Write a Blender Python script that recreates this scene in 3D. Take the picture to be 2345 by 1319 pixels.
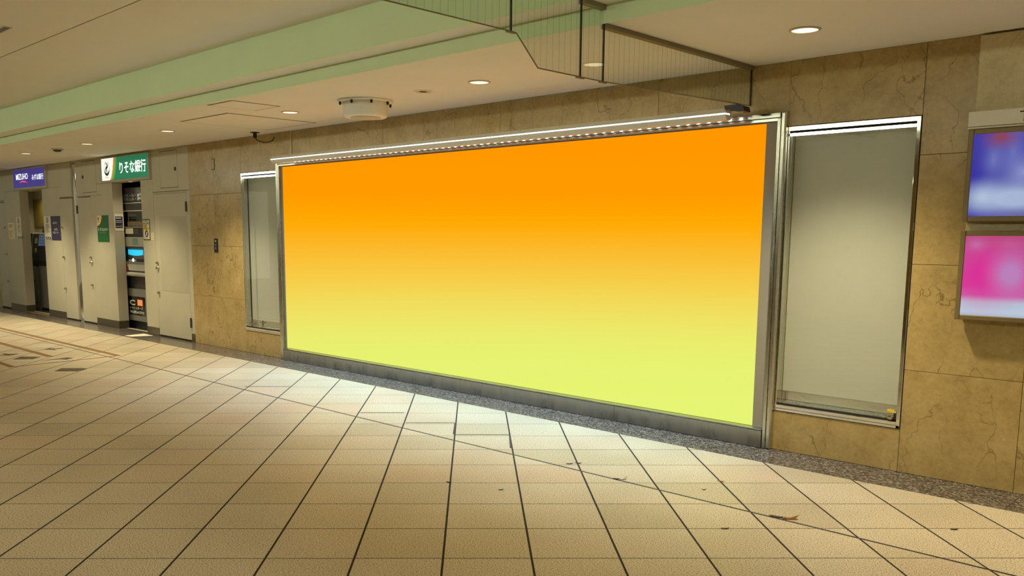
import bpy, bmesh, math, random
from mathutils import Vector, Matrix
random.seed(7)
for _o in list(bpy.data.objects): bpy.data.objects.remove(_o, do_unlink=True)
scene = bpy.context.scene
col = scene.collection
# ------------------------------------------------------------------ camera
CAM = Vector((0.0, -5.543, 1.453))
RIGHT = Vector((0.7154386, 0.6986648, 0.0038977))
DOWN = Vector((0.1012722, -0.0981805, -0.9900023))
FWD = Vector((-0.6912970, 0.7086806, -0.1409974))
cam_data = bpy.data.cameras.new('camera')
cam_data.sensor_width = 36.0
cam_data.sensor_fit = 'HORIZONTAL'
cam_data.lens = 1998.894 * 36.0 / 2345.0
cam_data.shift_x = (1172.5 - 1109.773) / 2345.0
cam_data.shift_y = (818.176 - 659.5) / 2345.0
cam_data.clip_start = 0.05
camera = bpy.data.objects.new('camera', cam_data)
col.objects.link(camera)
up = -DOWN; back = -FWD
camera.matrix_world = Matrix(((RIGHT.x, up.x, back.x, CAM.x), (RIGHT.y, up.y, back.y, CAM.y), (RIGHT.z, up.z, back.z, CAM.z), (0, 0, 0, 1)))
scene.camera = camera
# ------------------------------------------------------------------ world, colour management, light levels
world = bpy.data.worlds.new('world'); scene.world = world; world.use_nodes = True
world.node_tree.nodes['Background'].inputs[0].default_value = (1.0, 0.86, 0.58, 1)
world.node_tree.nodes['Background'].inputs[1].default_value = 0.30
scene.view_settings.view_transform = 'Standard'
scene.view_settings.look = 'None'
scene.view_settings.exposure = 0.0
scene.view_settings.gamma = 1.0
scene.view_settings.use_curve_mapping = False
WARM = (1.0, 0.865, 0.57)
DOWNLIGHT_W = 255.0        # recessed soffit lamps
HALL_FILL_W = 74.0             # unseen fill lamps added to the high ceiling
TUBE_W = 18.5             # fluorescent luminaires of the high ceiling
TUBE_COL = (0.95, 1.0, 0.80)
LED_W = 24.0              # wall-washer bars over the billboard
LED_COL = (0.13, 0.50, 1.0)

# ------------------------------------------------------------------ helpers
def s2l(c):
    c = c / 255.0
    return c / 12.92 if c <= 0.04045 else ((c + 0.055) / 1.055) ** 2.4
def rgb(r, g, b): return (s2l(r), s2l(g), s2l(b), 1.0)

class MB:
    def __init__(self): self.v = []; self.f = []
    def add(self, vs, fs):
        n = len(self.v); self.v += [tuple(p) for p in vs]; self.f += [tuple(i + n for i in q) for q in fs]; return self
    def box(self, x0, x1, y0, y1, z0, z1):
        x0, x1 = min(x0, x1), max(x0, x1); y0, y1 = min(y0, y1), max(y0, y1); z0, z1 = min(z0, z1), max(z0, z1)
        return self.add([(x0, y0, z0), (x1, y0, z0), (x1, y1, z0), (x0, y1, z0), (x0, y0, z1), (x1, y0, z1), (x1, y1, z1), (x0, y1, z1)],
                        [(0, 3, 2, 1), (4, 5, 6, 7), (0, 1, 5, 4), (1, 2, 6, 5), (2, 3, 7, 6), (3, 0, 4, 7)])
    def cbox(self, x0, x1, y0, y1, z0, z1, b=0.004):
        # box with chamfered edges on the side that faces the hall (-y)
        b = min(b, (x1 - x0) * .45, (z1 - z0) * .45, (y1 - y0) * .9)
        vs = [(x0, y1, z0), (x1, y1, z0), (x1, y1, z1), (x0, y1, z1), (x0, y0 + b, z0), (x1, y0 + b, z0), (x1, y0 + b, z1), (x0, y0 + b, z1),
              (x0 + b, y0, z0 + b), (x1 - b, y0, z0 + b), (x1 - b, y0, z1 - b), (x0 + b, y0, z1 - b)]
        fs = [(0, 3, 2, 1), (0, 1, 5, 4), (1, 2, 6, 5), (2, 3, 7, 6), (3, 0, 4, 7), (4, 5, 9, 8), (5, 6, 10, 9), (6, 7, 11, 10), (7, 4, 8, 11), (8, 9, 10, 11)]
        return self.add(vs, [tuple(reversed(q)) if k == 0 else q for k, q in enumerate(fs)])
    def prism_x(self, prof, x0, x1):
        # prof: (y,z) points, extruded along x
        n = len(prof); vs = [(x0, y, z) for y, z in prof] + [(x1, y, z) for y, z in prof]
        fs = [tuple(range(n)), tuple(range(2 * n - 1, n - 1, -1))] + [(i, i + n, (i + 1) % n + n, (i + 1) % n) for i in range(n)]
        return self.add(vs, fs)
    def prism_y(self, prof, y0, y1):
        n = len(prof); vs = [(x, y0, z) for x, z in prof] + [(x, y1, z) for x, z in prof]
        fs = [tuple(range(n)), tuple(range(2 * n - 1, n - 1, -1))] + [(i, i + n, (i + 1) % n + n, (i + 1) % n) for i in range(n)]
        return self.add(vs, fs)
    def prism_z(self, prof, z0, z1):
        n = len(prof); vs = [(x, y, z0) for x, y in prof] + [(x, y, z1) for x, y in prof]
        fs = [tuple(range(n - 1, -1, -1)), tuple(range(n, 2 * n))] + [(i, (i + 1) % n, (i + 1) % n + n, i + n) for i in range(n)]
        return self.add(vs, fs)
    def lathe(self, prof, c=(0, 0, 0), n=28, axis='z', close=False):
        # prof: (radius, height) points turned about an axis
        vs = []; fs = []
        for r, h in prof:
            for k in range(n):
                a = 2 * math.pi * k / n; p = (r * math.cos(a), r * math.sin(a), h)
                if axis == 'y': p = (p[0], h, p[1])
                vs.append((c[0] + p[0], c[1] + p[1], c[2] + p[2]))
        m = len(prof)
        for i in range(m - 1 if not close else m):
            for k in range(n):
                j = (i + 1) % m
                fs.append((i * n + k, i * n + (k + 1) % n, j * n + (k + 1) % n, j * n + k))
        if not close:
            fs.append(tuple(range(n - 1, -1, -1))); fs.append(tuple((m - 1) * n + k for k in range(n)))
        return self.add(vs, fs)
    def tube(self, pts, r, n=8):
        pts = [Vector(p) for p in pts]; vs = []; fs = []
        for i, p in enumerate(pts):
            d = (pts[min(i + 1, len(pts) - 1)] - pts[max(i - 1, 0)]).normalized()
            a = d.cross(Vector((0, 0, 1)) if abs(d.z) < .9 else Vector((1, 0, 0))).normalized(); b = d.cross(a)
            for k in range(n):
                t = 2 * math.pi * k / n; vs.append(p + a * r * math.cos(t) + b * r * math.sin(t))
        for i in range(len(pts) - 1):
            for k in range(n): fs.append((i * n + k, i * n + (k + 1) % n, (i + 1) * n + (k + 1) % n, (i + 1) * n + k))
        fs += [tuple(range(n - 1, -1, -1)), tuple((len(pts) - 1) * n + k for k in range(n))]
        return self.add(vs, fs)
    def sphere(self, c, r, n=10, m=6, sz=1.0):
        prof = [(max(r * math.sin(math.pi * i / m), 1e-4), -r * sz * math.cos(math.pi * i / m)) for i in range(m + 1)]
        return self.lathe(prof, c, n)
    def mesh(self, name, smooth=False):
        me = bpy.data.meshes.new(name); me.from_pydata(self.v, [], self.f)
        bm = bmesh.new(); bm.from_mesh(me); bmesh.ops.recalc_face_normals(bm, faces=bm.faces); bm.to_mesh(me); bm.free()
        if smooth:
            for p in me.polygons: p.use_smooth = True
            me.set_sharp_from_angle(angle=math.radians(35))
        return me

def wloc(o):
    v = Vector((0, 0, 0))
    while o: v += o.location; o = o.parent
    return v
def tag(o, label=None, cat=None, group=None, kind=None):
    if label: o['label'] = label
    if cat: o['category'] = cat
    if group: o['group'] = group
    if kind: o['kind'] = kind
    return o
def link(name, data, mat=None, parent=None, local=False, label=None):
    o = bpy.data.objects.new(name, data); col.objects.link(o)
    if mat is not None: data.materials.clear(); data.materials.append(mat)
    if parent:
        o.parent = parent
        if not local: o.location = -wloc(parent)
    if label: o['label'] = label
    return o
def part(name, mb, mat, parent=None, smooth=False, local=False, label=None):
    return link(name, mb.mesh(name, smooth), mat, parent, local, label)
def thing(name, label, cat, loc, group=None, kind=None):
    o = bpy.data.objects.new(name, None); col.objects.link(o); o.empty_display_size = .1
    o.location = loc; tag(o, label, cat, group, kind); return o
def box(*a): return MB().box(*a)
def cbox(*a, **k): return MB().cbox(*a, **k)

_txt = None
def text_mesh(s, x0, x1, z0, z1, y, bold=0.0, thick=0.0015, flip=False):
    """lettering fitted into the rectangle x0..x1 / z0..z1, its face at y (towards -y)"""
    global _txt
    c = bpy.data.curves.new('txt', 'FONT'); c.body = s; c.offset = bold; c.resolution_u = 3; c.space_line = 1.05
    o = bpy.data.objects.new('txt', c); col.objects.link(o)
    bpy.context.view_layer.update()
    me = bpy.data.meshes.new_from_object(o.evaluated_get(bpy.context.evaluated_depsgraph_get()))
    bpy.data.objects.remove(o, do_unlink=True); bpy.data.curves.remove(c)
    xs = [v.co.x for v in me.vertices]; ys = [v.co.y for v in me.vertices]
    ax, bx, ay, by = min(xs), max(xs), min(ys), max(ys)
    for v in me.vertices:
        u = (v.co.x - ax) / (bx - ax); w = (v.co.y - ay) / max(by - ay, 1e-6)
        v.co = (x0 + u * (x1 - x0), y, z0 + w * (z1 - z0))
    bm = bmesh.new(); bm.from_mesh(me); bmesh.ops.remove_doubles(bm, verts=bm.verts, dist=1e-6)
    bm.to_mesh(me); bm.free()
    return me
def text(s, x0, x1, z0, z1, y, mat, parent, bold=0.0, name='lettering', label=None):
    return link(name, text_mesh(s, x0, x1, z0, z1, y, bold), mat, parent, False, label)

# ------------------------------------------------------------------ materials
def new_mat(name):
    m = bpy.data.materials.new(name); m.use_nodes = True
    nt = m.node_tree; b = nt.nodes['Principled BSDF']; return m, nt, b
def N(nt, t, **k):
    n = nt.nodes.new(t)
    for a, v in k.items():
        if a.startswith('i_'): n.inputs[a[2:].replace('_', ' ')].default_value = v
        else: setattr(n, a, v)
    return n
def ramp(nt, stops, interp='LINEAR'):
    r = nt.nodes.new('ShaderNodeValToRGB'); r.color_ramp.interpolation = interp
    while len(r.color_ramp.elements) > 1: r.color_ramp.elements.remove(r.color_ramp.elements[0])
    r.color_ramp.elements[0].position = stops[0][0]; r.color_ramp.elements[0].color = stops[0][1]
    for p, c in stops[1:]:
        e = r.color_ramp.elements.new(p); e.color = c
    return r
def g(v): return (v, v, v, 1)
def simple(name, c, rough=.5, metal=0.0, spec=.5, var=.06, scale=6.0, bump=0.0, emit=None, estr=1.0, stretch=(1, 1, 1)):
    m, nt, b = new_mat(name)
    tc = N(nt, 'ShaderNodeTexCoord'); mp = N(nt, 'ShaderNodeMapping'); mp.inputs['Scale'].default_value = stretch
    nt.links.new(tc.outputs['Object'], mp.inputs[0])
    no = N(nt, 'ShaderNodeTexNoise'); no.inputs['Scale'].default_value = scale; no.inputs['Detail'].default_value = 5
    nt.links.new(mp.outputs[0], no.inputs['Vector'])
    r = ramp(nt, [(.25, tuple(x * (1 - var) for x in c[:3]) + (1,)), (.75, tuple(min(1, x * (1 + var)) for x in c[:3]) + (1,))])
    nt.links.new(no.outputs[0], r.inputs[0]); nt.links.new(r.outputs[0], b.inputs['Base Color'])
    b.inputs['Roughness'].default_value = rough; b.inputs['Metallic'].default_value = metal; b.inputs['Specular IOR Level'].default_value = spec
    if bump:
        bp = N(nt, 'ShaderNodeBump'); bp.inputs['Strength'].default_value = bump; bp.inputs['Distance'].default_value = .002
        nt.links.new(no.outputs[0], bp.inputs['Height']); nt.links.new(bp.outputs[0], b.inputs['Normal'])
    if emit:
        b.inputs['Emission Color'].default_value = emit; b.inputs['Emission Strength'].default_value = estr
    return m
def glow(name, c, strength):
    m, nt, b = new_mat(name)
    b.inputs['Base Color'].default_value = c; b.inputs['Emission Color'].default_value = c; b.inputs['Emission Strength'].default_value = strength
    b.inputs['Roughness'].default_value = .4
    return m

def marble(name, dark, mid, lite, crack, rough=.22):
    m, nt, b = new_mat(name); L = nt.links.new
    tc = N(nt, 'ShaderNodeTexCoord'); oi = N(nt, 'ShaderNodeObjectInfo')
    sh = N(nt, 'ShaderNodeVectorMath', operation='ADD'); mul = N(nt, 'ShaderNodeMath', operation='MULTIPLY'); mul.inputs[1].default_value = 37.0
    L(oi.outputs['Random'], mul.inputs[0]); L(tc.outputs['Object'], sh.inputs[0]); L(mul.outputs[0], sh.inputs[1])
    n1 = N(nt, 'ShaderNodeTexNoise'); n1.inputs['Scale'].default_value = 5.0; n1.inputs['Detail'].default_value = 8; n1.inputs['Roughness'].default_value = .65
    L(sh.outputs[0], n1.inputs['Vector'])
    n2 = N(nt, 'ShaderNodeTexNoise'); n2.inputs['Scale'].default_value = 34.0; n2.inputs['Detail'].default_value = 6; n2.inputs['Roughness'].default_value = .7
    L(sh.outputs[0], n2.inputs['Vector'])
    mixf = N(nt, 'ShaderNodeMix', data_type='FLOAT'); mixf.inputs[0].default_value = .42
    L(n1.outputs[0], mixf.inputs[2]); L(n2.outputs[0], mixf.inputs[3])
    r = ramp(nt, [(.3, dark), (.5, mid), (.72, lite)]); L(mixf.outputs[0], r.inputs[0])
    # cracks: warped cell borders, mostly upright
    wn = N(nt, 'ShaderNodeTexNoise'); wn.inputs['Scale'].default_value = 7.0; wn.inputs['Detail'].default_value = 6; L(sh.outputs[0], wn.inputs['Vector'])
    ws = N(nt, 'ShaderNodeVectorMath', operation='SCALE'); ws.inputs['Scale'].default_value = .17; L(wn.outputs['Color'], ws.inputs[0])
    wa = N(nt, 'ShaderNodeVectorMath', operation='ADD'); L(sh.outputs[0], wa.inputs[0]); L(ws.outputs[0], wa.inputs[1])
    mp = N(nt, 'ShaderNodeMapping'); mp.inputs['Scale'].default_value = (4.4, 4.4, 1.5); L(wa.outputs[0], mp.inputs[0])
    vo = N(nt, 'ShaderNodeTexVoronoi', feature='DISTANCE_TO_EDGE'); vo.inputs['Scale'].default_value = 1.0; L(mp.outputs[0], vo.inputs['Vector'])
    cr = ramp(nt, [(0.0, g(.9)), (.005, g(.6)), (.014, g(0))]); L(vo.outputs['Distance'], cr.inputs[0])
    pn = N(nt, 'ShaderNodeTexNoise'); pn.inputs['Scale'].default_value = 3.1; L(wa.outputs[0], pn.inputs['Vector'])
    pr = ramp(nt, [(.40, g(0)), (.58, g(.8))]); L(pn.outputs[0], pr.inputs[0])
    cm = N(nt, 'ShaderNodeMath', operation='MULTIPLY'); L(cr.outputs[0], cm.inputs[0]); L(pr.outputs[0], cm.inputs[1])
    mx = N(nt, 'ShaderNodeMix', data_type='RGBA'); L(cm.outputs[0], mx.inputs[0]); L(r.outputs[0], mx.inputs[6]); mx.inputs[7].default_value = crack
    # pale flecks
    fn = N(nt, 'ShaderNodeTexVoronoi'); fn.inputs['Scale'].default_value = 16.0; L(wa.outputs[0], fn.inputs['Vector'])
    fr = ramp(nt, [(.0, g(.7)), (.045, g(.5)), (.09, g(0))]); L(fn.outputs['Distance'], fr.inputs[0])
    mk = ramp(nt, [(.58, g(0)), (.68, g(1))]); L(n1.outputs[0], mk.inputs[0])
    fm = N(nt, 'ShaderNodeMath', operation='MULTIPLY'); L(fr.outputs[0], fm.inputs[0]); L(mk.outputs[0], fm.inputs[1])
    mx2 = N(nt, 'ShaderNodeMix', data_type='RGBA'); L(fm.outputs[0], mx2.inputs[0]); L(mx.outputs[2], mx2.inputs[6]); mx2.inputs[7].default_value = tuple(min(1, x * 2.0) for x in lite[:3]) + (1,)
    L(mx2.outputs[2], b.inputs['Base Color'])
    b.inputs['Roughness'].default_value = rough; b.inputs['Specular IOR Level'].default_value = .35
    return m

def tile_mat(name, island=False):
    m, nt, b = new_mat(name); L = nt.links.new
    tc = N(nt, 'ShaderNodeNewGeometry')
    n1 = N(nt, 'ShaderNodeTexNoise'); n1.inputs['Scale'].default_value = 150.0; n1.inputs['Detail'].default_value = 4; L(tc.outputs['Position'], n1.inputs['Vector'])
    r = ramp(nt, [(.34, rgb(96, 84, 66)), (.46, rgb(186, 173, 148)), (.6, rgb(205, 193, 168)), (.75, rgb(220, 210, 188))]); L(n1.outputs[0], r.inputs[0])
    n2 = N(nt, 'ShaderNodeTexNoise'); n2.inputs['Scale'].default_value = 1.7; n2.inputs['Detail'].default_value = 4; L(tc.outputs['Position'], n2.inputs['Vector'])
    r2 = ramp(nt, [(.3, g(.86)), (.7, g(1.0))]); L(n2.outputs[0], r2.inputs[0])
    if island: rnd = tc.outputs['Random Per Island']
    else: rnd = N(nt, 'ShaderNodeObjectInfo').outputs['Random']
    r3 = ramp(nt, [(0.0, (.85, .84, .80, 1)), (.2, (.95, .94, .90, 1)), (.5, (1, 1, 1, 1)), (.85, (.97, .96, .95, 1)), (1.0, (1.0, .90, .86, 1))]); L(rnd, r3.inputs[0])
    m1 = N(nt, 'ShaderNodeMix', data_type='RGBA', blend_type='MULTIPLY'); m1.inputs[0].default_value = 1; L(r.outputs[0], m1.inputs[6]); L(r2.outputs[0], m1.inputs[7])
    m2 = N(nt, 'ShaderNodeMix', data_type='RGBA', blend_type='MULTIPLY'); m2.inputs[0].default_value = 1; L(m1.outputs[2], m2.inputs[6]); L(r3.outputs[0], m2.inputs[7])
    L(m2.outputs[2], b.inputs['Base Color'])
    b.inputs['Roughness'].default_value = .40; b.inputs['Specular IOR Level'].default_value = .22
    bp = N(nt, 'ShaderNodeBump'); bp.inputs['Strength'].default_value = .12; bp.inputs['Distance'].default_value = .002
    L(n1.outputs[0], bp.inputs['Height']); L(bp.outputs[0], b.inputs['Normal'])
    return m
def granite_mat(name):
    m, nt, b = new_mat(name); L = nt.links.new
    tc = N(nt, 'ShaderNodeNewGeometry')
    v = N(nt, 'ShaderNodeTexVoronoi'); v.inputs['Scale'].default_value = 95.0; L(tc.outputs['Position'], v.inputs['Vector'])
    n = N(nt, 'ShaderNodeTexNoise'); n.inputs['Scale'].default_value = 150.0; n.inputs['Detail'].default_value = 3; L(tc.outputs['Position'], n.inputs['Vector'])
    sp = N(nt, 'ShaderNodeSeparateColor'); L(v.outputs['Color'], sp.inputs[0])
    mx = N(nt, 'ShaderNodeMix', data_type='FLOAT'); mx.inputs[0].default_value = .5; L(sp.outputs[0], mx.inputs[2]); L(n.outputs[0], mx.inputs[3])
    r = ramp(nt, [(.2, rgb(26, 23, 20)), (.4, rgb(64, 58, 52)), (.55, rgb(94, 86, 78)), (.75, rgb(142, 134, 126))]); L(mx.outputs[0], r.inputs[0])
    L(r.outputs[0], b.inputs['Base Color']); b.inputs['Roughness'].default_value = .2; b.inputs['Specular IOR Level'].default_value = .4
    return m
def steel(name, c, rough, stretch, var=.18, scale=14.0, metal=1.0):
    m, nt, b = new_mat(name); L = nt.links.new
    tc = N(nt, 'ShaderNodeTexCoord'); mp = N(nt, 'ShaderNodeMapping'); mp.inputs['Scale'].default_value = stretch; L(tc.outputs['Object'], mp.inputs[0])
    n = N(nt, 'ShaderNodeTexNoise'); n.inputs['Scale'].default_value = scale; n.inputs['Detail'].default_value = 4; L(mp.outputs[0], n.inputs['Vector'])
    r = ramp(nt, [(.3, tuple(x * (1 - var) for x in c[:3]) + (1,)), (.7, c)]); L(n.outputs[0], r.inputs[0]); L(r.outputs[0], b.inputs['Base Color'])
    r2 = ramp(nt, [(.3, g(rough * .8)), (.7, g(rough * 1.25))]); L(n.outputs[0], r2.inputs[0]); L(r2.outputs[0], b.inputs['Roughness'])
    b.inputs['Metallic'].default_value = metal
    return m
def thin_glass(name, tint, refl=.08, rough=.0):
    m = bpy.data.materials.new(name); m.use_nodes = True; nt = m.node_tree; nt.nodes.clear(); L = nt.links.new
    out = N(nt, 'ShaderNodeOutputMaterial'); tr = N(nt, 'ShaderNodeBsdfTransparent'); tr.inputs[0].default_value = tint
    gl = N(nt, 'ShaderNodeBsdfGlossy'); gl.inputs['Roughness'].default_value = rough; gl.inputs['Color'].default_value = (.95, 1, .96, 1)
    fr = N(nt, 'ShaderNodeFresnel'); ge = N(nt, 'ShaderNodeNewGeometry'); io = N(nt, 'ShaderNodeMath', operation='MULTIPLY_ADD'); io.inputs[1].default_value = 1 / 1.5 - 1.5; io.inputs[2].default_value = 1.5; L(ge.outputs['Backfacing'], io.inputs[0]); L(io.outputs[0], fr.inputs['IOR'])
    ml = N(nt, 'ShaderNodeMath', operation='MULTIPLY_ADD'); ml.inputs[1].default_value = 1.0; ml.inputs[2].default_value = refl * .2; L(fr.outputs[0], ml.inputs[0])
    mx = N(nt, 'ShaderNodeMixShader'); L(ml.outputs[0], mx.inputs[0]); L(tr.outputs[0], mx.inputs[1]); L(gl.outputs[0], mx.inputs[2]); L(mx.outputs[0], out.inputs[0])
    return m
def poster_mat():
    # printed fan-shaped colour gradient of the big front-lit sheet, its brightness put in as emission (sheet spans x -8.555..-2.80)
    m, nt, b = new_mat('poster_glow_print'); L = nt.links.new
    tc = N(nt, 'ShaderNodeTexCoord'); sp = N(nt, 'ShaderNodeSeparateXYZ'); L(tc.outputs['Object'], sp.inputs[0])
    u = N(nt, 'ShaderNodeMapRange'); u.inputs['From Min'].default_value = -8.555; u.inputs['From Max'].default_value = -2.80
    u.inputs['To Min'].default_value = .315; u.inputs['To Max'].default_value = .51; L(sp.outputs['X'], u.inputs['Value'])
    d = N(nt, 'ShaderNodeMath', operation='SUBTRACT'); d.inputs[0].default_value = 1.44; L(sp.outputs['Z'], d.inputs[1])
    t = N(nt, 'ShaderNodeMath', operation='MULTIPLY'); L(d.outputs[0], t.inputs[0]); L(u.outputs[0], t.inputs[1])
    a = N(nt, 'ShaderNodeMath', operation='ADD'); a.inputs[1].default_value = .342; L(t.outputs[0], a.inputs[0])
    r = ramp(nt, [(0, rgb(255, 151, 0)), (.2, rgb(255, 155, 0)), (.27, rgb(255, 165, 0)), (.32, rgb(255, 173, 10)), (.38, rgb(252, 183, 38)), (.5, rgb(247, 204, 70)),
                  (.6, rgb(241, 221, 93)), (.7, rgb(235, 235, 107)), (.8, rgb(231, 242, 113)), (1, rgb(229, 246, 115))])
    L(a.outputs[0], r.inputs[0]); L(r.outputs[0], b.inputs['Emission Color'])
    dk = N(nt, 'ShaderNodeMix', data_type='RGBA', blend_type='MULTIPLY'); dk.inputs[0].default_value = 1; L(r.outputs[0], dk.inputs[6]); dk.inputs[7].default_value = g(.0)
    L(dk.outputs[2], b.inputs['Base Color']); b.inputs['Emission Strength'].default_value = 1.0; b.inputs['Roughness'].default_value = .7; b.inputs['Specular IOR Level'].default_value = .0
    return m
def blob_mat(name, base, blobs, strength=1.0, vstops=None):
    """soft blurred print: vertical ramp plus gaussian-like blobs (x, z, rx, rz, colour)"""
    m, nt, b = new_mat(name); L = nt.links.new
    tc = N(nt, 'ShaderNodeTexCoord'); cur = None
    if vstops:
        sp = N(nt, 'ShaderNodeSeparateXYZ'); L(tc.outputs['Object'], sp.inputs[0])
        z0, z1 = vstops[0]; mr = N(nt, 'ShaderNodeMapRange'); mr.inputs['From Min'].default_value = z0; mr.inputs['From Max'].default_value = z1; L(sp.outputs['Z'], mr.inputs['Value'])
        r = ramp(nt, vstops[1], 'EASE'); L(mr.outputs[0], r.inputs[0]); cur = r.outputs[0]
    for (x, z, rx, rz, c, s) in blobs:
        mp = N(nt, 'ShaderNodeMapping'); mp.vector_type = 'TEXTURE'; mp.inputs['Location'].default_value = (x, 0, z); mp.inputs['Scale'].default_value = (rx, 50, rz); L(tc.outputs['Object'], mp.inputs[0])
        gr = N(nt, 'ShaderNodeTexGradient', gradient_type='QUADRATIC_SPHERE'); L(mp.outputs[0], gr.inputs[0])
        ml = N(nt, 'ShaderNodeMath', operation='MULTIPLY'); ml.use_clamp = True; ml.inputs[1].default_value = s; L(gr.outputs['Fac'], ml.inputs[0])
        mx = N(nt, 'ShaderNodeMix', data_type='RGBA'); L(ml.outputs[0], mx.inputs[0]); mx.inputs[7].default_value = c
        if cur is None: mx.inputs[6].default_value = base
        else: L(cur, mx.inputs[6])
        cur = mx.outputs[2]
    L(cur, b.inputs['Emission Color']); b.inputs['Emission Strength'].default_value = strength; b.inputs['Base Color'].default_value = g(.02); b.inputs['Roughness'].default_value = .3
    return m

M_MARBLE = marble('brown_marble', rgb(146, 124, 76), rgb(173, 150, 98), rgb(192, 169, 118), rgb(92, 70, 36))
M_MARBLE_L = marble('pale_marble', rgb(178, 164, 122), rgb(202, 188, 146), rgb(220, 208, 172), rgb(160, 142, 100), .35)
M_TILE = tile_mat('floor_tile'); M_TILE_S = tile_mat('floor_tile_rest', True)
M_GRANITE = granite_mat('speckled_granite')
M_GROUT = simple('grout', rgb(26, 18, 13), .9, var=.3, scale=40)
M_CEIL = simple('ceiling_paint', rgb(232, 226, 214), .9, var=.02, scale=2)
M_GREEN = simple('riser_green_light_tint', rgb(218, 236, 192), .85, var=.03, scale=3)  # greenish fluorescent light on the ceiling risers, put into their base colour
M_PAINT = simple('cream_steel_paint', rgb(188, 182, 160), .5, var=.05, scale=3, spec=.4)
M_PAINT2 = simple('alcove_paint', rgb(178, 172, 150), .6, var=.05, scale=3)
M_KICK = steel('kick_steel', rgb(128, 120, 102), .45, (6, 6, .6))
M_STEEL_H = steel('brushed_steel', rgb(190, 186, 170), .30, (.4, 8, 14))
M_STEEL_V = steel('brushed_steel_upright', rgb(206, 204, 188), .24, (14, 8, .5), var=.08)
M_STEEL_K = steel('worn_steel', rgb(176, 174, 166), .3, (3, 3, .8), var=.25, scale=3)
M_CHROME = steel('chrome', rgb(226, 226, 220), .05, (1, 1, 1), var=.04)
M_MARGIN = simple('grey_margin_board', rgb(150, 142, 124), .6, var=.04)
M_POSTER = poster_mat()
M_BOARD = simple('white_board', rgb(214, 211, 200), .35, var=.015, scale=1.5, spec=.4)
M_SMUDGE = simple('tape_residue', rgb(206, 190, 172), .6, var=.1, scale=30)
M_DARK = simple('dark_gap', rgb(22, 18, 14), .8)
M_BLACK = simple('black_plastic', rgb(20, 20, 20), .35)
M_BLACKG = simple('black_gloss', rgb(9, 9, 10), .08)
M_BRONZE = simple('bronze_frame', rgb(128, 112, 74), .45, metal=.3, var=.04)
M_WHITE = simple('white_plastic', rgb(226, 224, 214), .4)
M_GREY = simple('grey_plastic', rgb(118, 118, 112), .4)
M_GREYD = simple('dark_grey_metal', rgb(62, 60, 56), .4)
M_LEDGE = simple('light_grey_plastic', rgb(176, 176, 164), .4)
M_GLASS = thin_glass('case_glass', (.97, .985, .97, 1), .2)
M_WGLASS = thin_glass('smoke_curtain_glass', (.91, .925, .89, 1), .5)
M_WIRE = simple('glass_wire', rgb(96, 92, 78), .4, metal=.5)
M_CHANNEL = simple('channel_bronze', rgb(128, 118, 90), .5, metal=.2)
M_LAMP = glow('lamp_face', (1.0, .86, .62, 1), 1.5)
M_RING = simple('lamp_ring', rgb(196, 184, 156), .4)
M_LED = glow('led_lens', (.86, .95, 1.0, 1), 1.5)
M_LEDDOT = glow('led_dot', (.80, .93, 1.0, 1), 20.0)
M_ALU = steel('lamp_aluminium', rgb(222, 222, 214), .4, (.5, 6, 6), metal=.0, var=.05)
M_RAIL = steel('satin_steel_rail', rgb(188, 186, 172), .12, (.4, 4, 10), var=.06)
M_TUBE = glow('tube_diffuser', TUBE_COL + (1,), 1.6)
M_TAPE = simple('brown_floor_tape', rgb(118, 84, 40), .6, var=.15, scale=20)
M_TAPE_T = simple('brown_floor_tape_thin', rgb(90, 58, 28), .6, var=.15, scale=20)
M_STAIN = simple('dark_floor_sticker', rgb(74, 58, 34), .6, var=.5, scale=26)
M_SEAL = simple('black_sealant', rgb(26, 18, 16), .6)
M_SCRAP = simple('dry_leaf', rgb(150, 92, 36), .7, var=.3, scale=60)
M_SCRAPD = simple('dark_scrap', rgb(64, 44, 30), .8)
M_SCRAPW = simple('paper_scrap', rgb(206, 194, 174), .7)
M_GRN_SIGN = simple('sign_green', rgb(0, 112, 78), .4, emit=rgb(0, 112, 78), estr=.75, var=.02)
M_WHT_SIGN = simple('sign_white', rgb(236, 236, 230), .4, emit=(.9, .9, .86, 1), estr=.85, var=.01)
M_TXT_LIT = glow('sign_letter_lit', (.95, 1.0, .98, 1), 1.0)
M_ORANGE = simple('sign_orange', rgb(236, 120, 50), .4, emit=rgb(236, 120, 50), estr=.6)
M_LIME = simple('sign_lime', rgb(50, 176, 66), .4, emit=rgb(50, 176, 66), estr=.6)
M_BLU_SIGN = simple('sign_navy', rgb(46, 40, 120), .4, emit=rgb(52, 46, 128), estr=.8, var=.03)
M_RED_LIT = glow('sign_red', rgb(236, 70, 100), .9)
M_GRN = simple('panel_green', rgb(14, 100, 44), .5); M_NAVY = simple('panel_navy', rgb(46, 44, 78), .5)
M_CREAMP = simple('cream_paper', rgb(226, 214, 168), .6); M_PAPER = simple('white_paper', rgb(228, 222, 200), .6)
M_YEL = simple('yellow_label', rgb(232, 200, 30), .5); M_INK = simple('black_ink', rgb(34, 30, 26), .6); M_INKG = simple('grey_ink', rgb(110, 104, 92), .6)
M_INKD = simple('dim_letter', rgb(122, 124, 120), .6); M_TXTW = simple('white_letter', rgb(206, 210, 200), .6)
M_OLIVE = simple('olive_panel', rgb(122, 108, 44), .5)
M_CYAN = glow('atm_screen', rgb(40, 190, 232), .95)
M_BLUESC = simple('blue_screen', rgb(70, 92, 120), .3, emit=rgb(84, 108, 138), estr=.35)
M_REDP = simple('red_print', rgb(190, 36, 30), .5); M_DOOR = M_PAINT
M_LOCK = steel('lock_chrome', rgb(196, 188, 160), .18, (1, 1, 1), var=.1)
M_TEAL = simple('teal_sticker', rgb(120, 158, 140), .6)

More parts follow.
